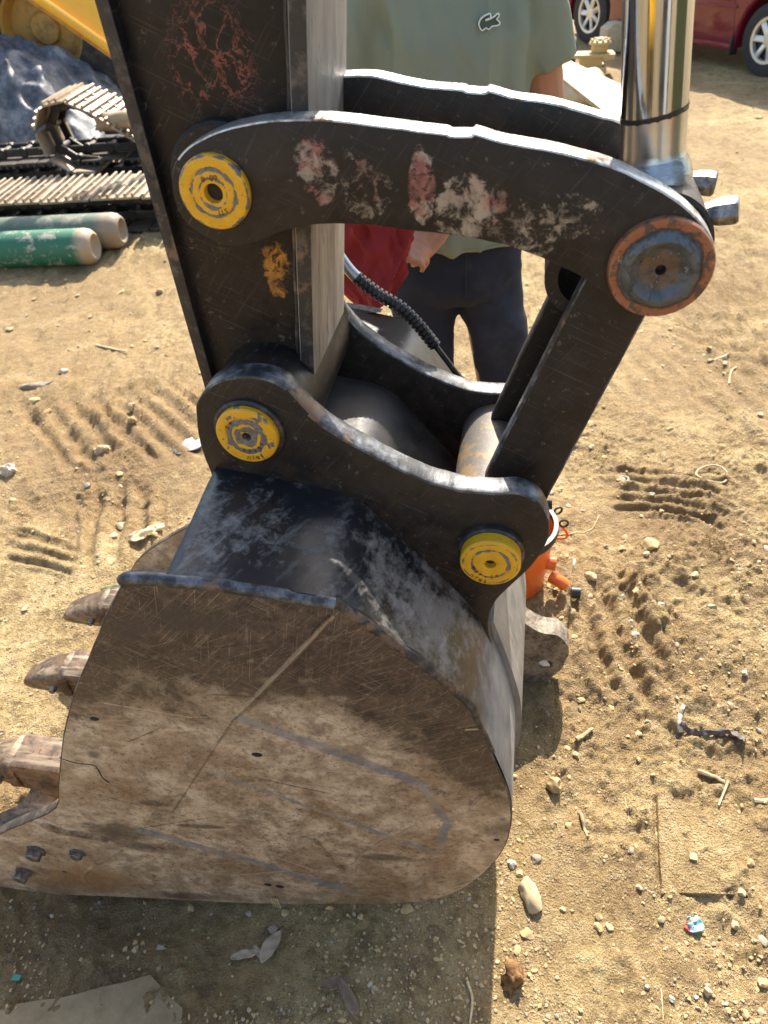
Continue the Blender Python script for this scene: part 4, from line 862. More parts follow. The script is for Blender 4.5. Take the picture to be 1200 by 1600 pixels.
# lip, adapters and teeth
lipz = [(-.72, .11), (-.90, .095), (-1.085, .050), (-1.10, .036), (-1.085, .008), (-.86, -.03), (-.74, -.02)]
prism('lip_plate', [Vector((p[0], near_w(p[0])+.02, p[1]-.01)) for p in lipz], (0, .86, 0), [M['rust'], M['rust']], bk, .004, loc=BO)
def tooth(wc, ub, zb):
    bm = bmesh.new()
    # adapter: saddle leg bent down on to the lip
    pr = [(ub+.25, zb-.155), (ub+.06, zb-.150), (ub+.03, zb-.085), (ub-.015, zb-.055), (ub-.05, zb-.045), (ub-.05, zb+.043), (ub+.02, zb+.052), (ub+.14, zb+.045), (ub+.22, zb-.02), (ub+.30, zb-.12)]
    bm_prism(bm, [Vector((p[0], wc-.045, p[1])) for p in catmull(pr, 3)], (0, .09, 0), .012, 2)
    bmesh.ops.triangulate(bm, faces=[f for f in bm.faces if len(f.verts) > 4])
    ad = bm_obj('tooth_adapter', bm, M['rust'], bk, 40, BO)
    secs = [(-.030, .050, .047, 0), (-.036, .053, .050, 0), (-.052, .054, .051, 0), (-.056, .048, .045, -.001), (-.10, .044, .037, -.008), (-.14, .039, .028, -.018), (-.17, .034, .020, -.026), (-.184, .029, .013, -.031), (-.190, .022, .008, -.033)]
    V = []; F = []; n = 24
    for du, hw, hz, dz in secs:
        for k in range(n):
            a = 2*math.pi*k/n; ca, sa = math.cos(a), math.sin(a); V.append((ub+du, wc+hw*math.copysign(abs(ca)**.6, ca), zb+dz+hz*math.copysign(abs(sa)**.6, sa)))
    for i in range(len(secs)-1):
        for k in range(n): l = (k+1) % n; F.append((i*n+k, i*n+l, (i+1)*n+l, (i+1)*n+k))
    F.append(tuple(reversed(range(n)))); F.append(tuple((len(secs)-1)*n+k for k in range(n)))
    tt = mk('tooth', V, F, M['rust'], ad, None, 50)
    V, F, I = lathe_data([(0, -.063), (.008, -.063), (.009, -.05)], 12); mk('tooth_pin', [(x+ub-.075, y+wc, z+zb) for x, y, z in V], F, M['bolt'], ad, None, 40)
TB = [(-1.0784,0.1364)]
for wc, ub, zb in ((.745, -1.045, .165), (.995, -1.045, .165), (1.222, -1.055, .160), (1.45, -.76, .165)): tooth(wc, ub, zb)

# near adapter's leg running down on to the cutting lip
lg3 = [(p, z) for p, z in (([(-0.795,1.0151)][0], .19), ([(-0.8337,0.8995)][0], .06), ([(-0.8983,0.8784)][0], .045), ([(-0.9667,0.8609)][0], .03), ([(-1.0677,0.8246)][0], .01), ([(-1.0865,0.8855)][0], .02), ([(-0.9804,0.9134)][0], .04), ([(-0.93,0.9285)][0], .055), ([(-0.8988,0.9608)][0], .09), ([(-0.8996,0.9859)][0], .14))]
lg3 = [(p[0]*UV.x+p[1]*UV.y, p[0]*WV.x+p[1]*WV.y, z) for p, z in lg3]
prism('adapter_leg', [Vector(p) for p in catmull(lg3, 3, True, (0, 1, 4, 5))], (.03, .05, -.04), [M['rust'], M['rust']], bk, .006, loc=BO)
# ------------------------------------------------------------------ the man behind the links
PX, PY = .245, 1.90
PZ = gz(PX, PY)
def pt(x, y, z): return Vector((PX+x, PY+y, z))
def pfold(amp, seed, vert=1.0):
    def f(co, no):
        x, y, z = co[:, 0], co[:, 1], co[:, 2]
        a = np.arctan2(y-PY, x-PX)*.22
        n = fbm(x*9+z*3, z*5*vert+y*6, 3, seed)+.6*(.25-np.abs(fbm(x*12-z*7, z*8*vert+y*9+3, 2, seed+9)))
        return co+no*(n*amp)[:, None]
    return f
elL, elR = pt(.238, .03, 1.165), pt(-.265, .02, 1.165)
hdL = Vector([(0.1956,1.0824)][0][:1]+(1.70,)+[(0.1956,1.0824)][0][1:]); hdR = Vector((.03, 1.66, 1.03))
shL, shR = pt(.165, .02, 1.475), pt(-.175, .02, 1.475)
bp = [loft_data([(PX, PY+.01, .86, .13, .09), (PX, PY+.01, .98, .15, .10), (PX, PY+.01, 1.15, .15, .10), (PX, PY+.01, 1.38, .165, .10), (PX, PY+.02, 1.50, .13, .075), (PX, PY+.02, 1.54, .06, .055)], 32),
      cap_piece([pt(0, .02, 1.49), pt(0, .015, 1.56), pt(0, .0, 1.63)], (.062, .056, .055)),
      cap_piece([shL, (shL+elL)/2, elL], (.056, .050, .042)), cap_piece([elL, elL.lerp(hdL, .35), hdL], (.042, .042, .029)),
      cap_piece([shR, (shR+elR)/2, elR], (.056, .050, .042)), cap_piece([elR, elR.lerp(hdR, .35), hdR], (.042, .042, .029))]
hc_ = pt(0, -.01, 1.705)                                              # head: skull, jaw, nose, ears, lips, brow
def ell(c, r, n=24):
    V = []; F = []; m = 12
    for i in range(m+1):
        t_ = math.pi*i/m
        for k in range(n): a = 2*math.pi*k/n; V.append((c[0]+r[0]*max(.03, math.sin(t_))*math.cos(a), c[1]+r[1]*max(.03, math.sin(t_))*math.sin(a), c[2]-r[2]*math.cos(t_)))
    for i in range(m):
        for k in range(n): l = (k+1) % n; F.append((i*n+k, i*n+l, (i+1)*n+l, (i+1)*n+k))
    F.append(tuple(reversed(range(n)))); F.append(tuple(m*n+k for k in range(n))); return V, F
bp += [ell(hc_+Vector((0, .02, .035)), (.076, .095, .085)), ell(hc_+Vector((0, -.018, -.03)), (.062, .075, .082)), ell(hc_+Vector((0, -.045, -.085)), (.034, .035, .025)),
       cap_piece([hc_+Vector((0, -.088, .02)), hc_+Vector((0, -.108, -.022))], (.009, .014)), ell(hc_+Vector((0, -.088, -.058)), (.024, .010, .009)), ell(hc_+Vector((0, -.080, .035)), (.05, .014, .010))]
for s in (-1, 1): bp += [ell(hc_+Vector((.077*s, .012, -.008)), (.009, .019, .032)), ell(hc_+Vector((.028*s, -.083, .014)), (.014, .010, .009))]
def hand(w, d, up, side, curl):
    """palm and five fingers closing round something: d towards the fingertips, up = back of the hand, side = thumb side"""
    out = []; d = d.normalized(); up = (up-d*up.dot(d)).normalized(); sd_ = d.cross(up)*side
    for k, o_ in enumerate((-.0325, -.011, .011, .0325)):
        out.append(cap_piece([w+sd_*o_*.7, w+d*.045+sd_*o_, w+d*.082+sd_*o_], (.013, .0125, .0115), 10))
        L_ = (.062, .078, .084, .075)[k]; p = w+d*.082+sd_*o_; a = .25; pts_ = [p]
        for j, fr_ in enumerate((.45, .32, .23)):
            a += curl*(.7 if j else .5); p = p+(d*math.cos(a)-up*math.sin(a))*L_*fr_; pts_.append(p)
        out.append(cap_piece(pts_, (.0090, .0086, .0080, .0068), 10))
    b = w+d*.022+sd_*.030; out.append(cap_piece([b, b+sd_*.022+d*.022-up*.014, b+sd_*.026+d*.05-up*.026, b+sd_*.018+d*.074-up*.034], (.0145, .0125, .0108, .0085), 10))
    return out
bp += hand(hdL, Vector((-.085, -.03, -.075)), Vector((.15, -.9, .25)), 1, .45)
bp += hand(hdR, Vector((.09, -.02, .01)), Vector((0, -.5, .8)), -1, .9)
for s, fx in ((1, .36), (-1, .16)):
    bp += [cap_piece([pt(.085*s, .01, .86), Vector((fx+.01, PY, .47)), Vector((fx, PY+.02, PZ+.10))], (.078, .052, .042)), cap_piece([Vector((fx, PY+.03, PZ+.045)), Vector((fx+.012*s, PY-.12, PZ+.03))], (.036, .030))]
man = fuse('person', bp, .0048, 3, M['skin'])
tag(man, 'man in sage green t-shirt and dark jeans standing behind the curved links', 'person')
# shirt
sh_rings = [(PX, PY, .955, .186, .128), (PX, PY, .968, .188, .131), (PX-.002, PY, 1.02, .180, .126), (PX-.004, PY, 1.12, .176, .122), (PX, PY, 1.26, .178, .124), (PX, PY+.004, 1.39, .186, .12), (PX, PY+.01, 1.475, .178, .10), (PX, PY+.015, 1.515, .13, .085), (PX, PY+.015, 1.545, .072, .066)]
def sleeve(sh, el, s):
    m_ = sh.lerp(el, .43); e_ = sh.lerp(el, .50)
    return tube_data([sh+Vector((-.06*s, 0, .008)), sh+Vector((0, 0, .004)), sh.lerp(el, .2)+Vector((.006*s, 0, 0)), m_+Vector((.010*s, 0, 0)), e_+Vector((.012*s, 0, 0))], (.066, .074, .070, .066, .066), 28)
def shirt_fold(co, no):
    x, y, z = co[:, 0]-PX, co[:, 1], co[:, 2]
    n = .8*fbm(x*10+z*2.2, z*2.6+y*4, 3, 41)+.55*(.2-np.abs(fbm(x*14+z*6, z*3.5, 2, 44)))
    v = .35*np.exp(-((x-.055-(z-1.4)*.02)/.006)**2)-.6*np.exp(-((x-.10)/.02)**2)*sstep(1.0, 1.2, z)+.4*np.exp(-((x+.02)/.02)**2)*sstep(1.35, 1.1, z)*.8
    arm_ = np.exp(-((np.abs(x)-.158-(1.46-z)*.04)/.010)**2)*sstep(1.50, 1.41, z)*(z > 1.2)
    return co+no*(n*.026+v*.016-arm_*.012)[:, None]
shirt = fuse('shirt', [loft_data(sh_rings, 48, 0, 2.3), sleeve(shL, elL, 1), sleeve(shR, elR, -1)], .0085, 3, M['shirt'], man, shirt_fold)
tube('hem_seam', [Vector((PX+.187*math.copysign(abs(math.cos(a))**.87, math.cos(a)), PY+.1305*math.copysign(abs(math.sin(a))**.87, math.sin(a)), .966)) for a in [2*math.pi*k/60 for k in range(61)]], .0022, M['shirt'], shirt, 6)
# the small embroidered reptile emblem on the chest
LG = [(-.46, -.02), (-.43, .12), (-.32, .24), (-.15, .32), (.02, .36), (.06, .30), (.05, .20), (-.08, .16), (-.18, .12), (.02, .16), (.14, .20), (.26, .26), (.36, .33), (.43, .30), (.42, .22), (.34, .13), (.42, .06), (.48, -.01), (.46, -.08), (.36, -.11), (.12, -.13), (.05, -.20), (-.04, -.22), (-.14, -.17), (-.20, -.20), (-.30, -.25), (-.39, -.18)]
lp = [(0.3031,1.4283)][0]; LS = .046
lc = Vector((lp[0], 0, lp[1])); best = max((v.co.y*-1, v.index) for v in shirt.data.vertices if abs(v.co.x-lc.x) < .012 and abs(v.co.z-lc.z) < .012); fy = -best[0]
lpts = [Vector((lc.x+p[0]*LS, fy-.0015, lc.z+p[1]*LS)) for p in catmull(LG, 3)]
bm = bmesh.new(); bm_prism(bm, lpts, (0, .006, 0), 0); bmesh.ops.triangulate(bm, faces=[f for f in bm.faces if len(f.verts) > 4]); lg = bm_obj('emblem', bm, M['logo_green'], shirt)
lo_ = [p+Vector((0, -.0006, 0)) for p in lpts]; V, F = tube_data(lo_+lo_[:1], .0016, 6); lgo = mk('emblem_outline', V, F, M['logo_white'], shirt, None, 60)
# jeans
def leg(s, fx):
    return tube_data([pt(.082*s, .0, .93), pt(.090*s, .0, .80), Vector((PX+.02+.100*s, PY-.005, .68)), Vector((PX+.03+.112*s, PY, .50)), Vector((fx, PY+.015, .30)), Vector((fx, PY+.02, PZ+.03))], (.085, .090, .084, .075, .069, .068), 30)
jr = [(PX, PY+.005, .795, .10, .09), (PX, PY+.005, .82, .165, .112), (PX, PY+.004, .87, .178, .118), (PX, PY+.003, .97, .174, .116), (PX, PY+.003, 1.02, .165, .11)]
jeans = fuse('jeans', [loft_data(jr, 40, 0, 2.3), leg(1, .36), leg(-1, .145)], .0085, 3, M['denim'], man, pfold(.013, 61, 1.4))
tubes('fly_seam', [([Vector((PX+.012+.001*math.sin(k), PY-.124+max(0, (.86-.955+k*.0))*0+(.012*((k-7)/7.)**2 if k > 7 else 0), .975-.014*k)) for k in range(11)], .0018), ([pt(-.172+.034*k, -.108+.0, .965) if False else pt(-.15+.03*k, -.118+.012*abs(k-5)/5., .972) for k in range(11)], .0016)], M['denim'], jeans, 6)
for s, fx in ((1, .36), (-1, .145)):
    V, F = loft_data([(fx, PY-.04, PZ+.0, .048, .135), (fx, PY-.04, PZ+.03, .05, .138), (fx, PY-.03, PZ+.06, .046, .12), (fx, PY+.02, PZ+.10, .042, .07)], 28); mk('shoe', V, F, M['black_plastic'], man)
V, F = ell(hc_+Vector((0, .035, .055)), (.084, .092, .085)); mk('hair', [v for v in V], F, M['hair'], man)
# red cloth held in his hand
CP = [(0.055,1.1053),(0.0344,0.9706)]
cxm, czt, czb = CP[0][0], CP[0][1]+.05, [(0.0283,0.9275)][0][1]
V = []; F = []; nr, na = 44, 80
for i in range(nr):
    t_ = i/(nr-1); z = czt+(czb-czt)*t_
    rx = .052+.028*math.sin(min(1, t_*1.25)*math.pi*.5) - .028*max(0, t_-.78)/.22; ry = .035+.02*t_
    for k in range(na):
        a = 2*math.pi*k/na; u_ = math.cos(a); v_ = math.sin(a)
        g1 = float(vnoise(np.array([u_*1.5+t_*2.2]), np.array([v_*1.5-t_*1.6]), 8)[0]); g2 = float(vnoise(np.array([u_*2.6-t_*3.4+v_]), np.array([v_*2.6+t_*2.4]), 12)[0]); g3 = float(vnoise(np.array([u_*4.4+t_*5]), np.array([v_*4.4+t_*4]), 15)[0]); fo = .045*g1+.040*(.22-abs(g2))+.014*(.2-abs(g3))
        V.append((cxm-.012-.022*t_+(rx+fo)*u_, 1.62+(ry+fo)*v_, z+.05*float(vnoise(np.array([u_*1.3]), np.array([v_*1.3+3.3]), 2)[0])*t_+.012*math.cos(a-.5)*t_))
for i in range(nr-1):
    for k in range(na): l = (k+1) % na; F.append((i*na+k, (i+1)*na+k, (i+1)*na+l, i*na+l))
F.append(tuple(range(na))); F.append(tuple((nr-1)*na+k for k in reversed(range(na))))
rc = mk('cloth', V, F, M['red_cloth'], None, None, 40); tag(rc, 'crumpled maroon cloth held in the hand of the man in green', 'cloth')

# ------------------------------------------------------------------ gas cylinders on the ground
def gas_cyl(pix_loc, r, ln, dirx, m, lab):
    x, y = pix_loc; z = gz(x, y)+r-.004
    pr = [(0, .030), (r*.36, .028), (r*.52, .016), (r*.60, .003), (r*.68, .0), (r*.80, .006), (r*.94, .026), (r, .055), (r, ln-.14), (r*.93, ln-.09), (r*.7, ln-.035), (r*.35, ln-.005), (r*.33, ln+.03), (0, ln+.03)]
    V, F, I = lathe_data(pr, 48, 'y')
    a = math.atan2(dirx[1], dirx[0]); V = [(-(-yy), xx, zz) for xx, yy, zz in V]; V = [(yy_, xx_, zz_) for (yy_, xx_, zz_) in V]
    o = mk('gas_cylinder', V, [tuple(f) for f in F], m, None, None, 40, (x, y, z), (0, 0, a)); o.data.flip_normals() if False else None
    tag(o, lab, 'gas cylinder', 'gas cylinders lying by the tracks')
    n_ = lathe('valve_collar', [(0, ln+.0), (r*.40, ln+.0), (r*.40, ln+.045), (.016, ln+.05), (.016, ln+.085), (0, ln+.085)], M['bolt'], o, 24, 'x'); n_.rotation_euler = (0, 0, 0)
    for v in n_.data.vertices: pass
    return o
GC = [(-1.5697,4.4333),(-1.4383,4.6088)]
gas_cyl(GC[0], .104, 1.35, (-1.0, .13), M['gas_green'], 'chipped green gas cylinder lying in front of the teal one')
gas_cyl(GC[1], .104, 1.35, (-1.0, .12), M['gas_teal'], 'dusty teal gas cylinder lying behind the green one')

# ------------------------------------------------------------------ crawler tracks piled on the left
def shoe_meshes():
    bm = bmesh.new(); bm_box(bm, (0, 0, 0), (.155, .50, .014), None, .002)
    for gx_ in (-.062, -.012, .038): bm_box(bm, (gx_, 0, .0165), (.016, .498, .024), None, .003)
    for sy in (-1, 1):
        bm_box(bm, (.005, .075*sy, .011), (.030, .022, .012), None, .003); bm_box(bm, (-.036, .075*sy, .011), (.022, .022, .012), None, .003)
    me = bpy.data.meshes.new('track_shoe'); bm.to_mesh(me); bm.free(); me.materials.append(M['track'])
    bm = bmesh.new()
    for sy in (-1, 1):
        bm_box(bm, (0, .085*sy, -.045), (.150, .026, .055), None, .008)
        r_ = bmesh.ops.create_cone(bm, cap_ends=True, segments=14, radius1=.034, radius2=.034, depth=.04, matrix=Matrix.Translation((.07, .085*sy, -.045)) @ Matrix.Rotation(math.pi/2, 4, 'X'))
    r_ = bmesh.ops.create_cone(bm, cap_ends=True, segments=12, radius1=.022, radius2=.022, depth=.19, matrix=Matrix.Translation((.07, 0, -.045)) @ Matrix.Rotation(math.pi/2, 4, 'X'))
    me2 = bpy.data.meshes.new('track_link'); bm.to_mesh(me2); bm.free(); me2.materials.append(M['chain'])
    return me, me2
SHOE, LINKM = shoe_meshes()
SHOE_D = SHOE.copy(); SHOE_D.materials.clear(); SHOE_D.materials.append(M['track_dark'])  # darker shoe steel, used on the lower runs
def track(loc, rz, path, lab, wide=1.0, dark=lambda i: False):
    """path: (x, z, heading) of each shoe along the loop in the track's own plane"""
    t_ = empty('crawler_track', loc, rz); tag(t_, lab, 'crawler track', 'crawler tracks piled by the machine'); rr = random.Random(int(loc[0]*100))
    for i, (x, z, h) in enumerate(path):
        for nm, me in (('track_shoe', SHOE_D if dark(i) else SHOE), ('track_link', LINKM)):
            o = bpy.data.objects.new(nm, me); o.location = (x, rr.uniform(-.008, .008), z+rr.uniform(-.004, .004)); o.rotation_euler = (rr.uniform(-.012, .012), -h, rr.uniform(-.01, .01)); o.scale = (1, wide, 1); link(o, t_)
    return t_
def flat_loop(n, gap, pit=.168):
    top = [(-(i*pit), gap, 0) for i in range(n)]
    bot = [(-(i*pit), .02, math.pi) for i in range(n)]
    return top+bot
track((-.90, 5.02, gz(-1.6, 5.2)+.01), R(-7), flat_loop(13, .215), 'crawler track lying flat just behind the gas cylinders, shoes upward', .95, lambda i: i >= 13)
track((-1.2, 5.98, gz(-1.8, 6.1)+.01), R(-7), [(-(i*.168), .40, 0) for i in range(-3, 4)]+[(-(i*.168), .20, math.pi) for i in range(-3, 11)]+[(-(i*.168), .03, math.pi) for i in range(-3, 11)], 'dark crawler track lying under the curled one', .95, lambda i: i > 6)
cp = []                                                               # the curled end: down the slope, round a tight bend and back underneath
x0, z0 = 0.0, 0.0; hh = [0, -.05, -.45, -.62, -.62, -.45, .15, 1.0, 1.75, 2.5, 3.0]
for i, h in enumerate(hh):
    hm = h if i == 0 else (h+hh[i-1])/2
    if i: x0 -= .162*math.cos(hm); z0 -= .162*math.sin(hm)
    cp.append((x0, z0, h))
track((-1.10, 5.86, .30), R(-7), cp, 'pale crawler track with its end curled up in a loop on top of the pile', 1.0)
lg_ = [(-1.7619,0.4835),(-1.2788,0.4493)]
V, F = tube_data([Vector((lg_[0][0]+(lg_[1][0]-lg_[0][0])*k/9, 5.75+.02*math.sin(k), lg_[0][1]+.006*math.sin(k*2.)+.01*k/9)) for k in range(10)], [.058, .062, .06, .063, .058, .06, .055, .057, .054, .052], 16)
tag(mk('log', V, F, M['wood'], None, None, 50), 'short rough log lying on the pale crawler track', 'log')

# ------------------------------------------------------------------ heap under a tarpaulin
TN = 90; V = []; F = []
tx0, tx1, ty0, ty1 = -4.6, -2.1, 6.75, 8.3
for j in range(TN):
    for i in range(TN):
        a, b = i/(TN-1), j/(TN-1); x = tx0+(tx1-tx0)*a; y = ty0+(ty1-ty0)*b
        hx = max(0, 1-((a-.50)/.50)**2)**.55; hy = max(0, 1-((b-.55)/.55)**2)**.6
        h_ = .84*hx*hy
        V.append([x, y, h_])
A_ = np.array(V); fo = .14*fbm(A_[:, 0]*2.6, A_[:, 1]*2.6, 3, 5)+.22*(.15-np.abs(fbm(A_[:, 0]*3.1+A_[:, 1], A_[:, 1]*2-A_[:, 0], 2, 9)))+.09*(.2-np.abs(fbm(A_[:, 0]*7+A_[:, 1]*3, A_[:, 1]*6, 2, 19)))
A_[:, 2] = np.maximum(A_[:, 2]+fo*np.minimum(1, A_[:, 2]*4), -.02); V = [tuple(v) for v in A_]
for j in range(TN-1):
    for i in range(TN-1): a = j*TN+i; F.append((a, a+1, a+1+TN, a+TN))
tp = mk('tarpaulin', V, F, M['tarp'], None, None, 180); tag(tp, 'crumpled blue grey tarpaulin draped over a heap beside the yellow machine', 'tarpaulin')

# ------------------------------------------------------------------ yellow loader behind the tarpaulin
ld = empty('yellow_loader', (-3.4, 8.9, 0)); LO = Vector((3.4, -8.9, 0)); tag(ld, 'yellow loader parked behind the tarpaulin, its bright boom slanting down', 'loader')
BY = 8.7
def yp(pts, y): return [Vector((p[0], y, p[1])) for p in pts]
prism('chassis', yp([(-4.2939,0.8072),(-3.3305,0.7255),(-2.9424,0.8386),(-2.8195,0.8348),(-2.6258,0.6198),(-2.4761,0.4557),(-2.3873,0.2228),(-2.5137,-0.1856),(-4.7189,-0.0405)], BY), (0, .9, 0), [M['yellow_old'], M['yellow_old']], ld, .02, loc=LO)
prism('body_rib', yp([(-4.2869,0.7859),(-2.5189,0.6816),(-2.5206,0.6391),(-4.3073,0.7452)], 8.66), (0, .05, 0), [M['chain'], M['chain']], ld, .005, loc=LO)
prism('engine_housing', yp([(-4.1618,1.6014),(-2.4731,1.4861),(-2.7149,0.7768),(-3.2401,0.793),(-4.563,0.801)], 9.3), (0, 1.0, 0), [M['chain'], M['chain']], ld, .03, loc=LO)
prism('hood', yp([(-3.9495,0.9191),(-3.2386,0.8672),(-3.1037,0.8982),(-2.9339,0.9264),(-2.9571,0.8977),(-3.1832,0.822),(-3.288,0.7466),(-4.0163,0.7795)], 8.62), (0, .15, 0), [M['black_plastic'], M['black_plastic']], ld, .01, loc=LO)
for px_ in [(-3.0025,0.7462)]:
    lathe('pivot_bolt', [(0, -.04), (.035, -.04), (.04, -.02), (.055, -.01), (.06, .03)], M['bolt'], ld, 18, 'y', LO+Vector((px_[0], 8.68, px_[1])))
sk = [(-3.2534,0.7752),(-3.1443,0.7672)]; box('lamp_socket', LO+Vector(((sk[0][0]+sk[1][0])/2, 8.68, sk[0][1])), (.16, .06, .08), M['hole'], ld, None, .01)
wc_ = [(-2.7386,-0.0141)][0]; TR = .80
wz = TR+.0
wh = empty('wheel', LO+Vector((wc_[0], 8.3, wz-.02))); wh.parent = ld
lathe('tyre', [(.36, -.17), (.62, -.20), (.74, -.18), (.80, -.13), (.81, .13), (.74, .2), (.62, .22), (.36, .19)], M['tyre'], wh, 64)
bm = bmesh.new()
for k in range(26):
    for s in (-1, 1):
        a = 2*math.pi*(k+.25*s)/26; bm_box(bm, (.81*math.cos(a), .075*s, .81*math.sin(a)), (.05, .16, .055), Matrix.Rotation(-a, 3, 'Y') @ Matrix.Rotation(.5*s, 3, 'X'), .006)
bm_obj('tread_lugs', bm, M['tyre'], wh)
lathe('rim', [(0, -.06), (.12, -.06), (.14, -.02), (.30, -.02), (.34, -.15), (.37, -.17)], M['yellow_old'], wh, 40)
prism('cab_wall', [Vector((-6.5, 9.5, .9)), Vector((-1.9, 9.5, .9)), Vector((-1.9, 9.5, 2.5)), Vector((-2.6, 9.5, 2.9)), Vector((-6.5, 9.5, 2.9))], (0, 1.2, 0), [M['yellow_old'], M['yellow_old']], ld, .04, loc=LO)
# bright boom whose upper face catches the sun
b0 = [(-1.8768,1.2358),(-1.494,0.9199)]; b1 = [(-1.7746,1.4091),(-1.2796,0.9253)]
bd = Vector((b0[1][0]-b0[0][0], 0, b0[1][1]-b0[0][1])); A0 = Vector((b0[0][0], 5.6, b0[0][1]))-bd*.6; A1 = Vector((b0[1][0], 5.6, b0[1][1]))+bd*.45
up_ = Vector((.25, .62, .48)); up_ = up_-bd.normalized()*up_.dot(bd.normalized()); up_.normalize()
q4 = [A0, A1, A1+up_*.62, A0+up_*.62]; nb = bd.cross(up_).normalized(); nb = nb if nb.y > 0 else -nb
prism('boom', q4, nb*.07, [M['yellow_bright'], M['yellow_old']], ld, .012, loc=LO)
fl_ = [A0-up_*.02-nb*.03, A1-up_*.02-nb*.03, A1+up_*.03-nb*.03, A0+up_*.03-nb*.03]; prism('boom_flange', fl_, nb*.03, [M['yellow_bright'], M['yellow_bright']], ld, .004, loc=LO)
sp0 = A0+bd*(.6+.70)+up_*.20-nb*.003; sp1 = A0+bd*(.6+1.06)+up_*.16-nb*.003
stk = [sp0, sp1, sp1+up_*.085, sp0+up_*.085]; prism('sticker', stk, nb*.002, [M['sticker'], M['sticker']], ld, .0, loc=LO)

# ------------------------------------------------------------------ maroon car
CG = [(4.0943,8.1548),(3.1546,9.3084)]
pr_, pf_ = Vector((*CG[0], 0)), Vector((*CG[1], 0)); dirc = (pf_-pr_).normalized(); pf_ = pr_+dirc*2.5
nrm_ = Vector((-dirc.y, dirc.x, 0)); nrm_ = nrm_ if nrm_.y > 0 else -nrm_; pr_ = pr_+nrm_*.75; pf_ = pf_+nrm_*.75
car = empty('parked_car', ((pr_.x+pf_.x)/2, (pr_.y+pf_.y)/2, 0)); ang = math.atan2(dirc.y, dirc.x); ang = 1.981; car.location = (4.034, 9.044, 0); dirc = Vector((math.cos(ang), math.sin(ang), 0)); car.rotation_euler = (0, 0, ang)
tag(car, 'maroon saloon car with alloy wheels parked at the back of the yard', 'car')
# own frame: +x forward, -y... the visible flank lies on the side facing the camera
side_s = 1 if (Vector((-dirc.y, dirc.x, 0)).dot(Vector((-car.location.x, -car.location.y, 0))) > 0) else -1
CWD = .80
def cp_(x, y, z): return Vector((x, y*side_s, z))
low = [(-2.05, .42), (-1.98, .24), (-1.62, .20)]+[(-1.25+.35*math.cos(a), .30+.35*math.sin(a)) for a in [math.pi*(1-k/10) for k in range(1, 10)]]+[(-.88, .19), (.88, .19)]+[(1.25+.35*math.cos(a), .30+.35*math.sin(a)) for a in [math.pi*(1-k/10) for k in range(1, 10)]]+[(1.62, .20), (2.0, .22), (2.10, .38), (2.08, .60), (1.95, .72), (1.2, .86), (.85, .90), (-1.35, .93), (-1.9, .92), (-2.06, .75)]
bm = bmesh.new(); bm_prism(bm, [cp_(x, .80-CWD-.80+0, z) for x, z in low], (0, 1.6*side_s, 0), .035, 3); bmesh.ops.translate(bm, verts=bm.verts, vec=(0, 0, 0))
bmesh.ops.triangulate(bm, faces=[f for f in bm.faces if len(f.verts) > 4]); bm_obj('body', bm, M['car'], car)
FLK = .80*side_s
cab = [(.85, .90), (.25, 1.34), (-.95, 1.36), (-1.45, .93)]; prism('cabin', [Vector((x, -.68, z)) for x, z in cab], (0, 1.36, 0), [M['glass'], M['car']], car, .03)
for x, w_ in ((-.42, .9), (.46, .84)):
    prism('door', [Vector((x-w_/2, FLK-.004*side_s, .24)), Vector((x+w_/2, FLK-.004*side_s, .24)), Vector((x+w_/2, FLK-.004*side_s, .88)), Vector((x-w_/2+(.1 if x < 0 else 0), FLK-.004*side_s, .88))], (0, .010*side_s, 0), [M['car'], M['car']], car, .004)
    box('door_handle', (x-w_*.36, FLK+.012*side_s, .74), (.15, .03, .03), M['black_plastic'], car)
    box('door_moulding', (x, FLK+.008*side_s, .52), (w_-.03, .014, .022), M['car'], car, None, .005)
box('sill', (0, FLK-.02*side_s, .205), (1.72, .06, .05), M['car'], car, None, .01)
box('mud_flap', (-.87, FLK-.03*side_s, .22), (.02, .10, .16), M['black_plastic'], car)
for nm, x, z, s_, m in (('headlight', 2.02, .60, (.14, .30, .13), M['lamp']), ('indicator_lamp', 1.72, .60, (.10, .03, .05), M['amber'])): box(nm, (x, FLK-(.16 if nm == 'headlight' else -.002)*side_s, z), s_, m, car, None, .02)
box('bumper', (2.06, 0, .36), (.10, 1.55, .16), M['car'], car, None, .03)
for x in (-1.25, 1.25):
    for s in (-1, 1):
        w_ = empty('wheel', (x, .70*s, .295)); w_.parent = car
        lathe('tyre', [(.185, -.085), (.25, -.092), (.285, -.08), (.295, -.05), (.295, .05), (.285, .08), (.25, .092), (.185, .085)], M['tyre_clean'], w_, 48)
        lathe('rim', [(.0, -.01*s), (.185, -.02*s), (.19, .07*s), (.178, .088*s), (.165, .075*s), (.160, .03*s), (.08, .03*s), (.0, .03*s)], M['black_plastic'], w_, 40)
        bm = bmesh.new()
        for k in range(7):
            a = 2*math.pi*k/7; bm_box(bm, (.11*math.cos(a), .062*s, .11*math.sin(a)), (.135, .028, .052), Matrix.Rotation(-a, 3, 'Y') @ Matrix.Rotation(.35*s, 3, 'X'), .008)
        V, F, I = lathe_data([(.0, .082*s), (.055, .078*s), (.062, .05*s), (.0, .05*s)], 24)
        bv = [bm.verts.new(v) for v in V]; [bm.faces.new([bv[i] for i in f]) for f in F]
        V, F, I = lathe_data([(.160, .045*s), (.162, .086*s), (.186, .090*s), (.188, .05*s)], 40)
        bv = [bm.verts.new(v) for v in V]; [bm.faces.new([bv[i] for i in f]) for f in F]
        bm_obj('alloy_spokes', bm, M['rim'], w_)

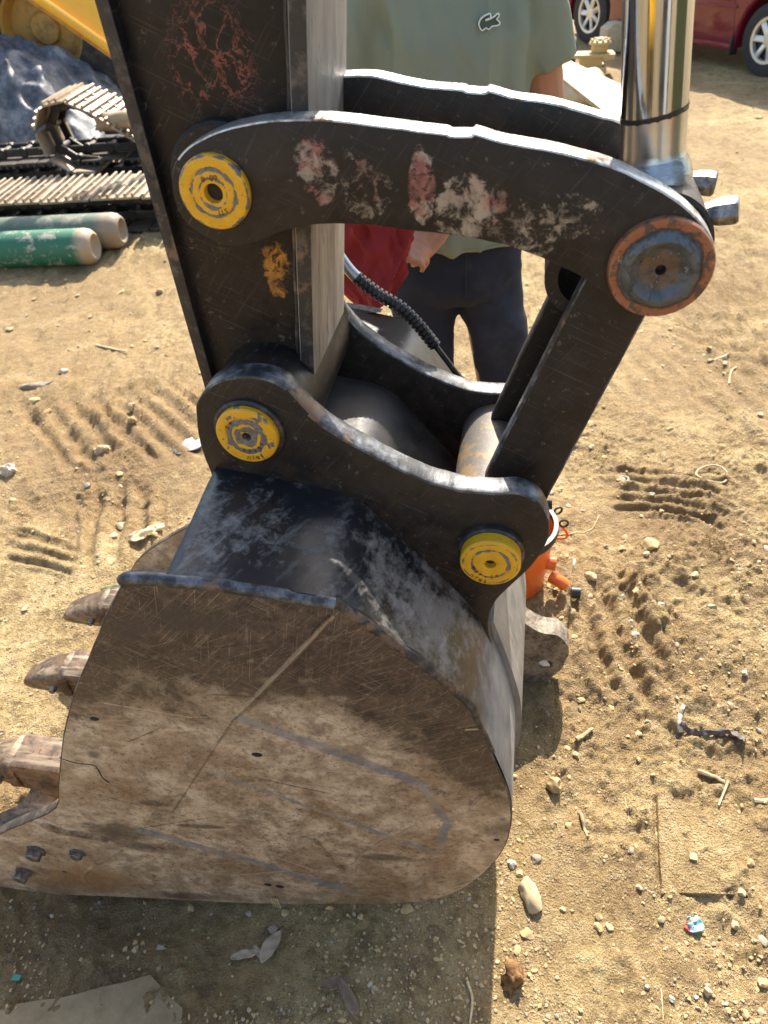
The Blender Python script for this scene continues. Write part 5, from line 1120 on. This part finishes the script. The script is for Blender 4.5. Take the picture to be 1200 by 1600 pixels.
# ------------------------------------------------------------------ spare parts stacked in front of the car
sb = [(2.3893,8.2941)][0]; sp_ = empty('machine_bracket', (sb[0], sb[1], 0), R(-8)); sp_.scale = (.62, .62, .60); tag(sp_, 'dusty yellow machine bracket with a bolted hub, stacked before the maroon car', 'machine part')
prism('base_foot', [Vector(p) for p in ((-.16, -.12, 0), (.30, -.12, 0), (.30, -.12, .12), (-.10, -.12, .12))], (0, .5, 0), [M['yellow_dusty'], M['yellow_dusty']], sp_, .01)
box('arm_plate', (-.10, .10, .285), (.62, .34, .05), M['yellow_dusty'], sp_, Matrix.Rotation(.03, 3, 'Y'), .008); box('upright', (.07, .10, .19), (.34, .26, .15), M['yellow_dusty'], sp_, None, .012)
prism('gusset', [Vector(p) for p in ((.18, -.07, .30), (.42, -.07, .30), (.42, -.07, .24), (.28, -.07, .20))], (0, .34, 0), [M['yellow_dusty'], M['yellow_dusty']], sp_, .008)
lathe('hub', [(0, .5), (.07, .5), (.09, .47), (.16, .455), (.175, .42), (.13, .40), (.13, .31), (0, .31)], M['yellow_dusty'], sp_, 32, 'z', Vector((.20, .16, 0)))
for v in sp_.children[-1].data.vertices: v.co.z = abs(v.co.z)
for k in range(9):
    a = 2*math.pi*k/9; box('hub_bolt', (.20+.135*math.cos(a), .16+.135*math.sin(a), .465), (.04, .04, .05), M['yellow_dusty'], sp_, Matrix.Rotation(a, 3, 'Z'), .008)
rt = [(2.3958,8.8846)][0]; rl = empty('track_roller', (rt[0]-.05, rt[1]+.15, .10)); rl.scale = (.62, .62, .62); tag(rl, 'knobbly dark roller lying beside the yellow bracket', 'roller')
lathe('drum', [(0, -.15), (.15, -.15), (.16, .12), (0, .12)], M['chain'], rl, 28, 'x')
lathe('end_flange', [(.10, .12), (.20, .12), (.21, .145), (.20, .17), (.10, .17)], M['bolt'], rl, 32, 'x')
bm = bmesh.new()
for k in range(16):
    for j in range(4): a = 2*math.pi*(k+.5*(j % 2))/16; bm_box(bm, (-.12+.07*j, .162*math.cos(a), .162*math.sin(a)), (.045, .04, .022), Matrix.Rotation(a-math.pi/2, 3, 'X'), .006)
bm_obj('tread_blocks', bm, M['track'], rl)
bx_ = [(2.899,9.1614)][0]; cr = empty('tan_crate', (bx_[0]+.1, bx_[1]+.2, 0), R(10)); cr.scale = (.6, .6, .6); tag(cr, 'small tan case with a sloped lid half hidden by the chrome ram', 'case')
prism('case_body', [Vector(p) for p in ((-.28, -.15, 0), (.28, -.15, 0), (.28, -.15, .46), (-.15, -.15, .46), (-.28, -.15, .38))], (0, .3, 0), [M['jerry'], M['jerry']], cr, .03)
# leaning sheet of plywood with a tan drum under it
p0 = [(1.6635,6.6192),(2.269,6.217)]
w4 = [Vector((*[(1.2226,0.7217)][0][:1], 4.9, [(1.2226,0.7217)][0][1])), Vector((*[(1.2945,0.6851)][0][:1], 3.9, [(1.2945,0.6851)][0][1])), Vector((*[(1.6489,0.6421)][0][:1], 4.5, [(1.6489,0.6421)][0][1])), Vector((*[(1.4505,0.6716)][0][:1], 5.5, [(1.4505,0.6716)][0][1]))]
w4 = [Vector((v.x, v.y, max(v.z, .03))) for v in w4]
prism('plywood_sheet', w4, (0, 0, -.022), [M['ply'], M['wood']], None, .002); tag(bpy.data.objects['plywood_sheet'], 'pale sun bleached plywood sheet leaning behind the man', 'board')
jc = [(1.8995,6.9027)][0]; jr_ = empty('plastic_drum', (jc[0], jc[1]+.1, 0)); tag(jr_, 'tan ribbed drum lying under the plywood sheet', 'drum')
lathe('drum_body', [(0, -.30), (.12, -.30), (.14, -.27), (.142, -.10), (.150, -.08), (.142, -.06), (.142, .10), (.15, .12), (.142, .14), (.14, .27), (.12, .30), (0, .30)], M['jerry'], jr_, 36, 'x', Vector((0, 0, .15)), rot=(0, 0, .5))
lathe('drum_ring', [(.026, -.012), (.036, -.012), (.036, .012), (.026, .012), (.026, -.012)], M['bolt'], jr_, 20, 'x', Vector((.06, -.05, .30)))

# ------------------------------------------------------------------ orange pail behind the bucket
og = [(0.4025,1.4725)][0]; pl = empty('pail', (og[0]-.034, og[1]+.085, gz(og[0], og[1]+.1))); tag(pl, 'orange plastic pail with a dark rim standing behind the right pin of the bucket', 'pail')
lathe('pail_body', [(0, .0), (.098, .0), (.102, .008), (.118, .205), (.122, .207), (.122, .22), (.114, .22), (.098, .015), (0, .015)], M['orange'], pl, 48, 'z')
for v in pl.children[-1].data.vertices: v.co.z = abs(v.co.z)
lathe('grease', [(0, .165), (.113, .165), (.113, .160), (0, .160)], M['grime'], pl, 40, 'z')
for v in pl.children[-1].data.vertices: v.co.z = abs(v.co.z)
lathe('pail_rim', [(.115, .207), (.127, .207), (.130, .22), (.127, .235), (.115, .235), (.115, .207)], M['black_plastic'], pl, 48, 'z')
for v in pl.children[-1].data.vertices: v.co.z = abs(v.co.z)
for a_, z in ((.25, .232), (-.15, .232)):
    c0 = Vector((.130*math.cos(a_), .130*math.sin(a_), z)); o_ = Vector((math.cos(a_), math.sin(a_), 0)); tube('rim_eyelet', [c0+o_*(.012+.012*math.cos(q_))+Vector((0, 0, .012*math.sin(q_))) for q_ in [2*math.pi*k/14 for k in range(15)]], .0035, M['black_plastic'], pl, 6)
V, F, I = lathe_data([(.012, .0), (.020, .0), (.021, .004), (.021, .05), (.013, .05), (.012, .02), (0, .02)], 24, 'x')
mk('spout', V, F, M['orange'], pl, None, 40, (.122, -.055, .105), (0, 0, R(160)))
lathe('spout_ring', [(.0155, .0), (.0215, .0), (.0215, .006), (.0155, .006), (.0155, .0)], M['sticker'], pl, 24, 'x', Vector((.166, -.070, .105)), rot=(0, 0, R(-20)))
lathe('spout_bore', [(0, .0), (.0155, .0)], M['hole'], pl, 20, 'x', Vector((.163, -.069, .105)), rot=(0, 0, R(-20)))
tube('handle_strap', [Vector((.118+.055*math.sin(t_*math.pi), .02+.02*t_, .14+.07*t_-.04*math.sin(t_*math.pi))) for t_ in [k/16 for k in range(17)]], .0045, M['orange'], pl, 8)
tube('side_lug', [Vector((.108, -.06, .06)), Vector((.135, -.085, .055)), Vector((.145, -.09, .045))], .019, M['orange'], pl, 12)
tube('drain_plug', [Vector((.165, -.095, .02)), Vector((.19, -.10, .02))], .017, M['black_plastic'], pl, 10)
# ------------------------------------------------------------------ loose stones, litter and debris
def rest(o, sink=.0):
    return o
BIG = [(0.6105,1.5272,0.0294),(0.3486,0.8753,0.0337),(0.6914,0.9498,0.0316),(-1.5239,2.9948,0.0585),(-1.1024,2.4443,0.0513),(-1.4491,2.364,0.0502),(-1.1043,2.2127,0.0265),(-1.4303,3.1042,0.03),(-1.0427,2.7478,0.0387),(-1.0145,2.6212,0.0348),(0.6255,1.0292,0.0147),(0.9183,1.8909,0.0176),(0.9187,1.1434,0.0188),(0.8514,1.0599,0.0198),(0.8005,1.1127,0.0152),(0.9203,1.3694,0.0223),(0.4439,1.2928,0.0009),(0.67,1.2908,0.0144),(0.7805,1.2603,0.0179),(0.5456,1.0814,0.0133),(0.5967,1.006,0.0146),(0.6769,1.4277,0.0171),(0.671,1.3351,0.0128),(0.549,0.4365,0.0162),(0.7328,0.6694,0.0168),(0.6879,0.6101,0.0163),(0.4302,0.4478,0.0113),(0.4735,0.4282,0.0099),(0.5051,0.5741,0.0134),(-0.0211,0.6132,0.0082),(0.3049,0.6057,0.0108),(0.6935,1.6526,0.0163),(0.5239,0.4298,0.0074),(0.6526,0.5522,0.0185),(0.374,0.5848,0.0148),(0.3894,0.5637,0.0133),(0.27,0.7163,0.0186),(0.2157,0.7097,0.0171),(0.2288,0.6891,0.0141),(-0.5437,0.5545,0.0119),(-0.6113,0.58,0.008),(-0.1724,0.5188,0.0065),(-0.112,0.4981,0.009),(0.6329,0.395,0.0122),(0.6048,0.395,0.0146),(0.464,1.0897,0.0134),(-0.8465,0.7003,0.0085),(-0.8062,0.6837,0.007),(-1.38,2.19,0.0216),(-1.4262,2.8087,0.0224),(-0.723,2.697,0.0191),(0.8616,2.0094,0.0159),(1.5145,2.7439,0.0193),(0.5755,0.94,0.0126),(0.5953,0.8952,0.0108),(0.4212,0.9549,0.0143),(0.8978,0.989,0.0161),(0.775,1.3862,0.0168),(0.9203,1.498,0.0175)]
kinds = {0: 'smooth pale egg shaped stone beside the orange pail', 1: 'flat topped tan stone on the sunlit dirt right of the bucket', 3: 'long grey stone lying in the tread marks left of the stick', 4: 'rounded tan pebble between tread marks left of the lower yellow cap', 5: 'crumbly whitish stone at the left edge of the yard'}
STN = []
for i, (x, y, r) in enumerate(BIG):
    r *= .66
    if r < .003 or i == 2: continue
    rr = random.Random(i*7+1); fx = rr.uniform(.85, 1.25); fz = rr.uniform(.55, .85)
    if i == 3: fx, fz = 1.8, .6
    m = M[['stone_tan', 'stone_grey', 'stone_white', 'stone_tan', 'clod'][i % 5]] if i > 5 else M[{0: 'stone_tan', 1: 'clod', 3: 'stone_grey', 4: 'stone_tan', 5: 'stone_white'}.get(i, 'stone_tan')]
    bm = ico_rock(r*fx, r*rr.uniform(.8, 1.1), r*fz, i+3, 3 if r > .02 else 2, .25)
    o = bm_obj('stone', bm, m, None, 28, (x, y, gz(x, y)+r*fz*.35), (0, 0, rr.uniform(0, 3.1)))
    if i in kinds: tag(o, kinds[i], 'stone', 'loose stones on the dirt')
    STN.append((o, m.name.split('_')[0].replace('dirt', 'earthy'), r, i in kinds))
MARKS = [('the orange pail', (.40, 1.55)), ('the half buried board', [(0.6649,0.7249)][0]), ('the blue and red wrapper', [(0.5738,0.5611)][0]), ('the dark rag', [(0.7681,0.9872)][0]), ('the rusty lump', [(0.1769,0.4839)][0]), ('the wire loop', [(1.1609,1.9744)][0]), ('the grey sheet scrap', [(-0.7422,2.4432)][0]), ('the heel of the bucket', [(0.2037,0.7221)][0]), ('the green shard', [(-0.8373,0.5595)][0]), ('the broad pale dry leaf', [(-0.3144,0.5832)][0])]
ORD = ['', 'second ', 'third ', 'fourth ', 'fifth ', 'sixth ', 'seventh ', 'eighth ', 'ninth ', 'tenth ', 'eleventh ', 'twelfth ', 'thirteenth ', 'fourteenth ', 'fifteenth ']
for o, cname, r, named in STN:
    if named: continue
    ds = sorted((math.hypot(o.location.x-p[0], o.location.y-p[1]), nm, p) for nm, p in MARKS); best = None
    for d, nm, p in ds:
        rk = sum(1 for q_ in STN if math.hypot(q_[0].location.x-p[0], q_[0].location.y-p[1]) < d-1e-9)
        if best is None or rk < best[0]: best = (rk, nm)
    sz = 'small' if r < .008 else ('middling' if r < .014 else 'large')
    tag(o, '%s %s stone, %sclosest loose stone to %s' % (sz, cname, ORD[min(best[0], 14)], best[1]), 'stone', 'loose stones on the dirt')
# pebbles and clods nobody could count
def scatter(name, n, seed, rlo, rhi, mats, region, label, power=2.2):
    rng = np.random.default_rng(seed); rr = random.Random(seed)
    base = []
    for k in range(6):
        bm = ico_rock(1, 1, .75, seed*10+k, 1 if rhi < .012 else 2, .5); me = bpy.data.meshes.new('t'); bm.to_mesh(me); bm.free()
        v = np.empty(len(me.vertices)*3); me.vertices.foreach_get('co', v); base.append((v.reshape(-1, 3), np.array([p.vertices[:] for p in me.polygons]))); bpy.data.meshes.remove(me)
    P = []
    while len(P) < n:
        x = rng.uniform(region[0], region[1], 4000); d = rng.uniform(0, 1, 4000); y = region[2]*(region[3]/region[2])**d
        dens = .10+1.9*sstep(.0, .40, fbm(x*2.6, y*2.6, 4, 57+seed))
        keep = (rng.uniform(0, 1, 4000) < dens*.6) & (np.abs(x) < .62*y+.75)
        for a, b in zip(x[keep], y[keep]):
            P.append((a, b))
    P = np.array(P[:n]); H = ground_h(P[:, 0], P[:, 1]); rad = rlo+(rhi-rlo)*rng.uniform(0, 1, n)**power
    Vs = []; Fs = []; mi = []; off_ = 0
    for i in range(n):
        v, f = base[i % 6]; a = rng.uniform(0, 6.28); c_, s_ = math.cos(a), math.sin(a)
        sx, sy, sz = rad[i]*rng.uniform(.8, 1.3), rad[i]*rng.uniform(.7, 1.1), rad[i]*rng.uniform(.5, .9)
        q = v*np.array([sx, sy, sz]); q = np.stack([q[:, 0]*c_-q[:, 1]*s_+P[i, 0], q[:, 0]*s_+q[:, 1]*c_+P[i, 1], q[:, 2]+H[i]+sz*.35], -1)
        Vs.append(q); Fs.append(f+off_); off_ += len(v); mi += [int(rng.integers(0, len(mats)))]*len(f)
    V = np.concatenate(Vs); F = np.concatenate(Fs); me = bpy.data.meshes.new(name); me.vertices.add(len(V)); me.vertices.foreach_set('co', V.ravel())
    me.loops.add(len(F)*3); me.loops.foreach_set('vertex_index', F.ravel()); me.polygons.add(len(F)); me.polygons.foreach_set('loop_start', np.arange(len(F))*3); me.update(calc_edges=True)
    for m in mats: me.materials.append(m)
    me.polygons.foreach_set('material_index', np.array(mi, dtype=np.int32)); o = fin(name, me, None, 32); tag(o, label, kind='stuff'); return o
scatter('gravel', 11000, 1, .0014, .0062, [M['clod'], M['clod'], M['clod'], M['stone_tan'], M['clod'], M['stone_grey'], M['clod']], (-2.2, 2.4, .36, 3.2), 'fine gravel and crumbs scattered over the dirt', 2.6)
scatter('pebbles', 1100, 2, .004, .013, [M['clod'], M['clod'], M['stone_tan'], M['clod'], M['stone_grey']], (-3.2, 3.6, .40, 5.5), 'small pebbles and clods scattered over the dirt', 3.0)
scatter('rubble', 260, 5, .012, .030, [M['clod'], M['clod'], M['stone_tan']], (-4.5, 5.0, 1.6, 9.0), 'lumps of dry dirt strewn across the yard', 2.5)
# sticks and stalks
def stalk(pts, r, m, lab, name='twig', cat='twig', bow=.0, grp=None):
    P = [tuple(p) for p in catmull(pts, 5, False)] if len(pts) > 2 else [tuple(np.array(pts[0])+(np.array(pts[1])-np.array(pts[0]))*k/6) for k in range(7)]
    Q = [Vector((p[0], p[1], gz(p[0], p[1])+r*.9+bow*math.sin(math.pi*i/(len(P)-1)))) for i, p in enumerate(P)]
    o = tube(name, Q, [r*(1-.35*i/(len(Q)-1)) for i in range(len(Q))], m, None, 7); tag(o, lab, cat, grp); return o
stalk([(0.5614,1.7358),(0.6185,1.7285),(0.6774,1.752),(0.7188,1.817)], .0022, M['straw'], 'curved dry stalk on the dirt right of the orange pail')
stalk([(1.4376,2.7242),(1.5437,2.7611)], .006, M['straw'], 'straight pale stick on the dirt below the copper ringed pin')
stalk([(1.4563,2.5423),(1.4889,2.6084),(1.5341,2.6587)], .004, M['straw'], 'bent pale stick just right of the straight one')
stalk([(0.3935,0.8168),(0.3939,0.7785),(0.3941,0.7458)], .0045, M['wood'], 'brown curved chip right of the bucket base')
stalk([(0.7699,0.8671),(0.7265,0.813)], .0035, M['straw'], 'pale splinter above the half buried board')
stalk([(0.5118,0.8455),(0.5038,0.7807)], .0012, M['straw'], 'thin stalk near the flat topped stone')
stalk([(-1.3507,3.3752),(-1.1688,3.2653)], .006, M['straw'], 'yellowish cane lying in the dirt far left')
stalk([(0.4602,0.451),(0.4441,0.3935)], .0012, M['straw'], 'thin dry stem at the bottom right of the yard')
stalk([(0.0841,0.4887),(0.0896,0.4572),(0.0785,0.4153)], .0032, M['straw'], 'grey stalk lying across the edge of the shadow', 'twig')
stalk([(0.8027,0.8092),(0.8529,0.8045)], .006, M['straw'], 'pale broken cane at the right edge of the board')
stalk([(0.7109,0.9011),(0.7576,0.8633)], .006, M['wood'], 'weathered brown wood chip below the dark rag')
stalk([(0.4301,0.9896),(0.4781,1.0178)], .0065, M['stone_tan'], 'tan finger shaped chip lying in the gravel')
# wire ring and washer pressed in the dirt
rg = [(1.1609,1.9744)][0]; V, F = tube_data([Vector((rg[0]+.052*math.cos(a), rg[1]+.048*math.sin(a), gz(rg[0], rg[1])+.012+.006*math.sin(a*2))) for a in [2*math.pi*k/40 for k in range(39)]], .0032, 7); tag(mk('wire_ring', V, F, M['straw'], None, None, 60), 'thin pale wire loop lying on the tread marks', 'ring')
rg = [(0.8638,2.009)][0]; V, F = tube_data([Vector((rg[0]+.015*math.cos(a), rg[1]+.014*math.sin(a), gz(rg[0], rg[1])+.006)) for a in [2*math.pi*k/24 for k in range(25)]], .0045, 7); tag(mk('washer', V, F, M['stone_grey'], None, None, 60), 'small round washer pressed in the dirt right of the bucket link', 'washer')
rg = [(1.0286,1.6758)][0]
# half buried boards
def slab(name, px, th, m, lab, cat, tilt=0):
    zc = max(gz(p[0], p[1]) for p in px[:2]); P = catmull(px, 6, True, range(len(px))); P = wobble([(p[0], p[1]) for p in P], .002, 3, 30)
    zz = np.mean([gz(p[0], p[1]) for p in px]); tag(prism(name, [Vector((p[0], p[1], zz+.010)) for p in P], (0, 0, -th), [m, m], None, .0015), lab, cat)
slab('buried_board', [(0.5869,0.8386),(0.7065,0.793),(0.8578,0.737),(0.7946,0.5908),(0.6219,0.6156),(0.5235,0.6238)], .05, M['board'], 'dusty square board half buried in the dirt right of the bucket', 'board')
slab('cardboard', [(-0.8781,0.4861),(-0.8202,0.5059),(-0.7061,0.5152),(-0.5542,0.5389),(-0.4765,0.4758),(-0.4762,0.4146),(-0.8628,0.4426)], .012, M['slab'], 'flat dusty cardboard piece in the shade in front of the bucket', 'cardboard')
# crumpled scraps
def scrap(name, c, size, m, lab, cat, seed, hgt=.4, n=16, asp=1.0, rz=0):
    V = []; F = []; rr = random.Random(seed)
    for j in range(n):
        for i in range(n):
            a, b = i/(n-1)*2-1, j/(n-1)*2-1; x = a*size*(1-.18*b*b*rr.uniform(.6, 1.)); y = b*size*asp*(1-.22*a*a)
            z = size*hgt*(.45+float(fbm(np.array([a*1.6+seed]), np.array([b*1.6]), 3, seed)[0])+.35*(.4-abs(float(vnoise(np.array([a*2.3+b]), np.array([b*2-a+seed]), seed+2)[0])*2)))
            V.append((x, y, max(0.0015, z)))
    for j in range(n-1):
        for i in range(n-1): k = j*n+i; F.append((k, k+1, k+n+1, k+n))
    o = mk(name, V, F, m, None, None, 70, (c[0], c[1], gz(*c)), (0, 0, rz)); sd2 = o.modifiers.new('thick', 'SOLIDIFY'); sd2.thickness = .0012; tag(o, lab, cat); return o
K = [(-0.7422,2.4432,0.0769),(0.5738,0.5611,0.0159),(-0.819,1.9131,0.0797),(0.3964,1.7201,0.0021),(-1.4065,2.9101,0.0258),(0.8362,0.9768,0.016)]
o = scrap('metal_sheet', K[0][:2], K[0][2], M['sheet'], 'grey sheet scrap lying left of the lower yellow pin cap', 'scrap', 3, .25, 8, .55, .5)
scrap('wrapper', K[1][:2], K[1][2]*1.0, M['foil_blue'], 'crumpled blue and red wrapper beside the half buried board', 'wrapper', 5, .8, 12)
scrap('wrapper', (K[1][0]-K[1][2]*.9, K[1][1]-.003), K[1][2]*.6, M['foil_red'], 'red end of the crumpled wrapper by the board', 'wrapper', 6, .9, 9)
scrap('bark_flake', K[2][:2], K[2][2]*.8, M['straw'], 'papery pale bark flake on the dirt left of the bucket', 'bark', 8, .3, 14, .35, .5)
# dry curled leaves in the shade
def leaf(c, ln, wd, rz, m, lab, curl, seed, tip=1.0):
    V = []; F = []; n, k_ = 14, 7
    for i in range(n):
        t_ = i/(n-1); w_ = wd*math.sin(math.pi*min(1, t_*.96+.03))**.7*(1-.2*t_)
        for j in range(k_):
            s_ = j/(k_-1)*2-1; V.append(((t_-.5)*ln, s_*w_*.5, .004+abs(s_)**1.5*w_*curl*(.6+.5*math.sin(seed+t_*3))+ln*.10*math.sin(t_*math.pi+seed*.3)+.0015*math.sin(i*1.3+j)))
    for i in range(n-1):
        for j in range(k_-1): a = i*k_+j; F.append((a, a+1, a+1+k_, a+k_))
    o = mk('dry_leaf', V, F, m, None, None, 180, (c[0], c[1], gz(*c)+.002), (0, 0, rz)); s2 = o.modifiers.new('thick', 'SOLIDIFY'); s2.thickness = .0008; tag(o, lab, 'leaf', 'dry leaves on the dirt'); return o
g_ = [(-0.3144,0.5832),(-0.3656,0.5679),(-0.1791,0.5021),(-0.1501,0.4688),(-0.3391,0.5706),(-0.8746,1.6774),(-0.8272,1.6888)]
leaf(g_[0], .072, .034, R(58), M['leaf'], 'broad pale dry leaf in the shade before the bucket', .18, 1)
leaf(g_[1], .064, .020, R(10), M['leaf'], 'shredded narrow dry leaf touching the broad pale one', .3, 2)
leaf(g_[4], .040, .014, R(-50), M['leaf'], 'small curled leaf piece under the broad pale leaf', .3, 4)
leaf(g_[2], .062, .030, R(12), M['leaf_brown'], 'dark brown curled leaf end in the shade before the bucket', .55, 3)
leaf(g_[3], .095, .026, R(-62), M['leaf_brown'], 'long brown leaf strip in the shade before the bucket', .25, 6)
leaf(g_[5], .10, .03, R(20), M['leafg'], 'greenish leaf tuft behind the top left corner of the bucket', .3, 7)
leaf(g_[6], .08, .026, R(60), M['leafg'], 'second greenish leaf sticking up behind the top left corner of the bucket', .4, 9)
# dark twisted rag, pale strip, rusty lump
rg = [(0.7078,1.021),(0.7312,0.9964),(0.7681,0.9872),(0.8153,0.9843),(0.8464,0.9631)]
P = [Vector((p[0], p[1], gz(*p)+.005)) for p in catmull(rg, 10, False)]; V = []; F = []; n_ = 16
for i, p in enumerate(P):
    tg = (P[min(i+1, len(P)-1)]-P[max(i-1, 0)]).normalized(); sd2 = tg.cross(Vector((0, 0, 1))).normalized(); e_ = i/(len(P)-1); w_ = .0065+.012*max(0, e_-.72)/.28+.003*math.sin(i*.8)
    for k in range(n_):
        a_ = 2*math.pi*k/n_; q_ = 1+.5*float(vnoise(np.array([i*.35]), np.array([math.cos(a_)*2+math.sin(a_)]), 6)[0]); V.append(p+sd2*w_*q_*math.cos(a_+i*.12)+Vector((0, 0, max(0, (.0065+.004*e_)*q_*(math.sin(a_)+.7)))))
for i in range(len(P)-1):
    for k in range(n_): l = (k+1) % n_; F.append((i*n_+k, i*n_+l, (i+1)*n_+l, (i+1)*n_+k))
F.append(tuple(range(n_))); F.append(tuple((len(P)-1)*n_+k for k in reversed(range(n_))))
tag(mk('rag', V, F, M['rag'], None, None, 60), 'dark twisted strip of rag in the sunlit gravel', 'rag')
rg = [(0.736,1.0756),(0.7168,1.0504),(0.7031,1.0214),(0.7041,1.0064)]
P = [Vector((p[0], p[1], gz(*p)+.006)) for p in catmull(rg, 6, False)]; tag(tube('paper_strip', P, [.0045+.003*(i/len(P)) for i in range(len(P))], M['stone_white'], None, 6), 'short white strip at the end of the dark rag', 'strip')
lk = [(0.1769,0.4839,0.0281)][0]; bm = ico_rock(lk[2]*.9, lk[2], lk[2]*1.0, 77, 3, .9)
for v in bm.verts: v.co *= 1+.75*float(fbm(np.array([v.co.x*60+v.co.z*33]), np.array([v.co.y*60]), 3, 5)[0])
tag(bm_obj('rusty_lump', bm, M['rustlump'], None, 60, (lk[0], lk[1], gz(lk[0], lk[1])+lk[2]*.5)), 'rust brown crumbly lump at the edge of the shadow', 'lump')
lk = [(0.2414,0.6474,0.0332)][0]; bm = ico_rock(lk[2]*.75, lk[2]*1.25, lk[2]*.6, 21, 3, .5); tag(bm_obj('stone', bm, M['stone_tan'], None, 60, (lk[0], lk[1], gz(lk[0], lk[1])+lk[2]*.25), (0, 0, .3)), 'jagged flat pale rock just right of the bucket heel', 'stone', 'loose stones on the dirt')
gs = [(-0.8373,0.5595)][0]; tag(prism('glass_shard', [Vector((gs[0]+a, gs[1]+b, gz(*gs)+.006)) for a, b in ((-.011, -.004), (.008, -.006), (.011, .003), (-.004, .007))], (0, 0, -.004), [M['green_glass'], M['green_glass']], None, 0), 'tiny green shard in the shade at the left', 'shard')
we = [(0.1034,0.0813)][0]; P0 = UV*we[0]+WV*1.243+Vector((0, 0, we[1]-.002)); bm = ico_rock(.022, .013, .0145, 404, 3, .5); tag(bm_obj('stone', bm, M['chalk'], None, 40, tuple(P0), (0, .2, -R(YAW))), 'added white chunk standing in for sunlit metal inside the lifting eye of the bucket', 'stone')  # added white lump in place of the sunlit metal within the eye
# straws stuck on the bucket's side
for pts_, r, lab in (([(-0.3178,0.5817,0.3503),(-0.3076,0.5826,0.3072),(-0.2944,0.5837,0.2627),(-0.274,0.5855,0.2201)], .0022, 'thick bent straw stuck on the dusty side of the bucket'), ([(-0.2575,0.587,0.2223),(-0.2465,0.5879,0.2741),(-0.2226,0.59,0.3145),(-0.1902,0.5929,0.3544),(-0.1355,0.5976,0.4143)], .0013, 'long thin straw curling up the dusty side of the bucket')):
    P = [onside(p, .004+.003*math.sin(i)) for i, p in enumerate(catmull(pts_, 6, False))]; P = [UV*p.x+WV*p.y+Vector((0, 0, p.z)) for p in P]
    tag(tube('straw', P, [r*(1-.5*i/len(P)) for i in range(len(P))], M['leaf_brown'] if r > .002 else M['wood'], None, 6), lab, 'straw', 'straws on the bucket side')
fs = [(-0.4416,0.5709,0.0678),(-0.4428,0.5708,0.0274)]; P = [onside(p, .005) for p in fs]; P = [UV*p.x+WV*p.y+Vector((0, 0, p.z)) for p in P]
tag(tubes('straw', [([P[0]+UV*(.004*k), P[0]+UV*(.004*k)*1.4+(P[1]-P[0])*1.1], .0012) for k in (-1, 0, 1, 2)], M['straw'], None, 6), 'small tuft of frayed straw at the bottom edge of the bucket', 'straw', 'straws on the bucket side')

# ------------------------------------------------------------------ unseen props added behind the camera to streak the chrome ram's reflection
ym = empty('added_excavator', (-2.9, -3.2, 0), R(25)); tag(ym, 'unseen yellow excavator added to put a yellow streak in the chrome ram', 'excavator')  # invented machine, out of view, for the yellow streak on the rod
for s in (-1, 1):
    prism('crawler', [Vector(p) for p in ((-1.1, .55*s-.15, .25), (-.9, .55*s-.15, .05), (.9, .55*s-.15, .05), (1.1, .55*s-.15, .25), (1.0, .55*s-.15, .45), (-1.0, .55*s-.15, .45))], (0, .3, 0), [M['chain'], M['chain']], ym, .03)
prism('house', [Vector(p) for p in ((-1.0, -.7, .6), (.95, -.7, .6), (.95, -.7, 1.1), (-.2, -.7, 1.25), (-1.0, -.7, 1.25))], (0, 1.4, 0), [M['yellow_bright'], M['yellow_bright']], ym, .06)
prism('cab', [Vector(p) for p in ((.05, -.68, 1.1), (.95, -.68, 1.1), (.85, -.68, 2.1), (.05, -.68, 2.15))], (0, .75, 0), [M['black_plastic'], M['yellow_old']], ym, .05)
prism('boom', [Vector(p) for p in ((.7, .25, 1.0), (1.1, .25, 1.0), (2.0, .25, 2.6), (1.7, .25, 2.7))], (0, .25, 0), [M['yellow_bright'], M['yellow_bright']], ym, .03)
dr0 = None
for k, (x, y, m, lab) in enumerate(((1.9, -1.7, 'gas_green', 'unseen green oil drum added for the chrome ram reflection'), (2.55, -1.3, 'orange', 'unseen orange oil drum added for the chrome ram reflection'))):  # invented drums, out of view, placed for colour on the rod
    d0 = empty('added_drum', (x, y, gz(x, y))); tag(d0, lab, 'oil drum', 'oil drums added behind the camera')
    q = lathe('drum_shell', [(0, .02), (.27, .02), (.285, 0), (.285, .28), (.295, .30), (.285, .32), (.285, .56), (.295, .58), (.285, .60), (.285, .88), (.27, .86), (0, .86)], M[m], d0, 40, 'z')
    for v in q.data.vertices: v.co.z = abs(v.co.z)

cn = empty('added_container', (4.6, -1.2, 0), R(70)); tag(cn, 'unseen olive green shipping container added for the chrome ram reflection', 'container')  # tall unseen container, added so the rod reflects some green
pr2 = []
for k in range(24): pr2 += [(-1.5+k*.125, -1.0), (-1.5+k*.125+.04, -.96), (-1.5+k*.125+.085, -.96), (-1.5+k*.125+.125, -1.0)]
pr2 += [(1.5, 1.0), (-1.5, 1.0)]
bm = bmesh.new(); bm_prism(bm, [Vector((a, b, .1)) for a, b in pr2], (0, 0, 2.4), 0); bmesh.ops.triangulate(bm, faces=[f for f in bm.faces if len(f.verts) > 4]); bm_obj('container_wall', bm, M['olive'], cn)
for x in (-1.5, 1.5):
    box('corner_post', (x, -1.0, 1.3), (.12, .12, 2.5), M['olive'], cn)
sh2 = empty('added_shed', (1.6, -5.2, 0), R(8)); tag(sh2, 'unseen dark shed with a pale door, added for the ram reflection', 'shed')  # unseen shed, added only for the rod to reflect
box('shed_wall', (0, 0, 1.3), (2.6, 1.8, 2.6), M['black_plastic'], sh2, None, .02); box('shed_door', (.5, .915, 1.0), (.9, .03, 2.0), M['sheet'], sh2, None, .01); box('shed_roof', (0, 0, 2.66), (2.9, 2.1, .1), M['bolt'], sh2, None, .01)
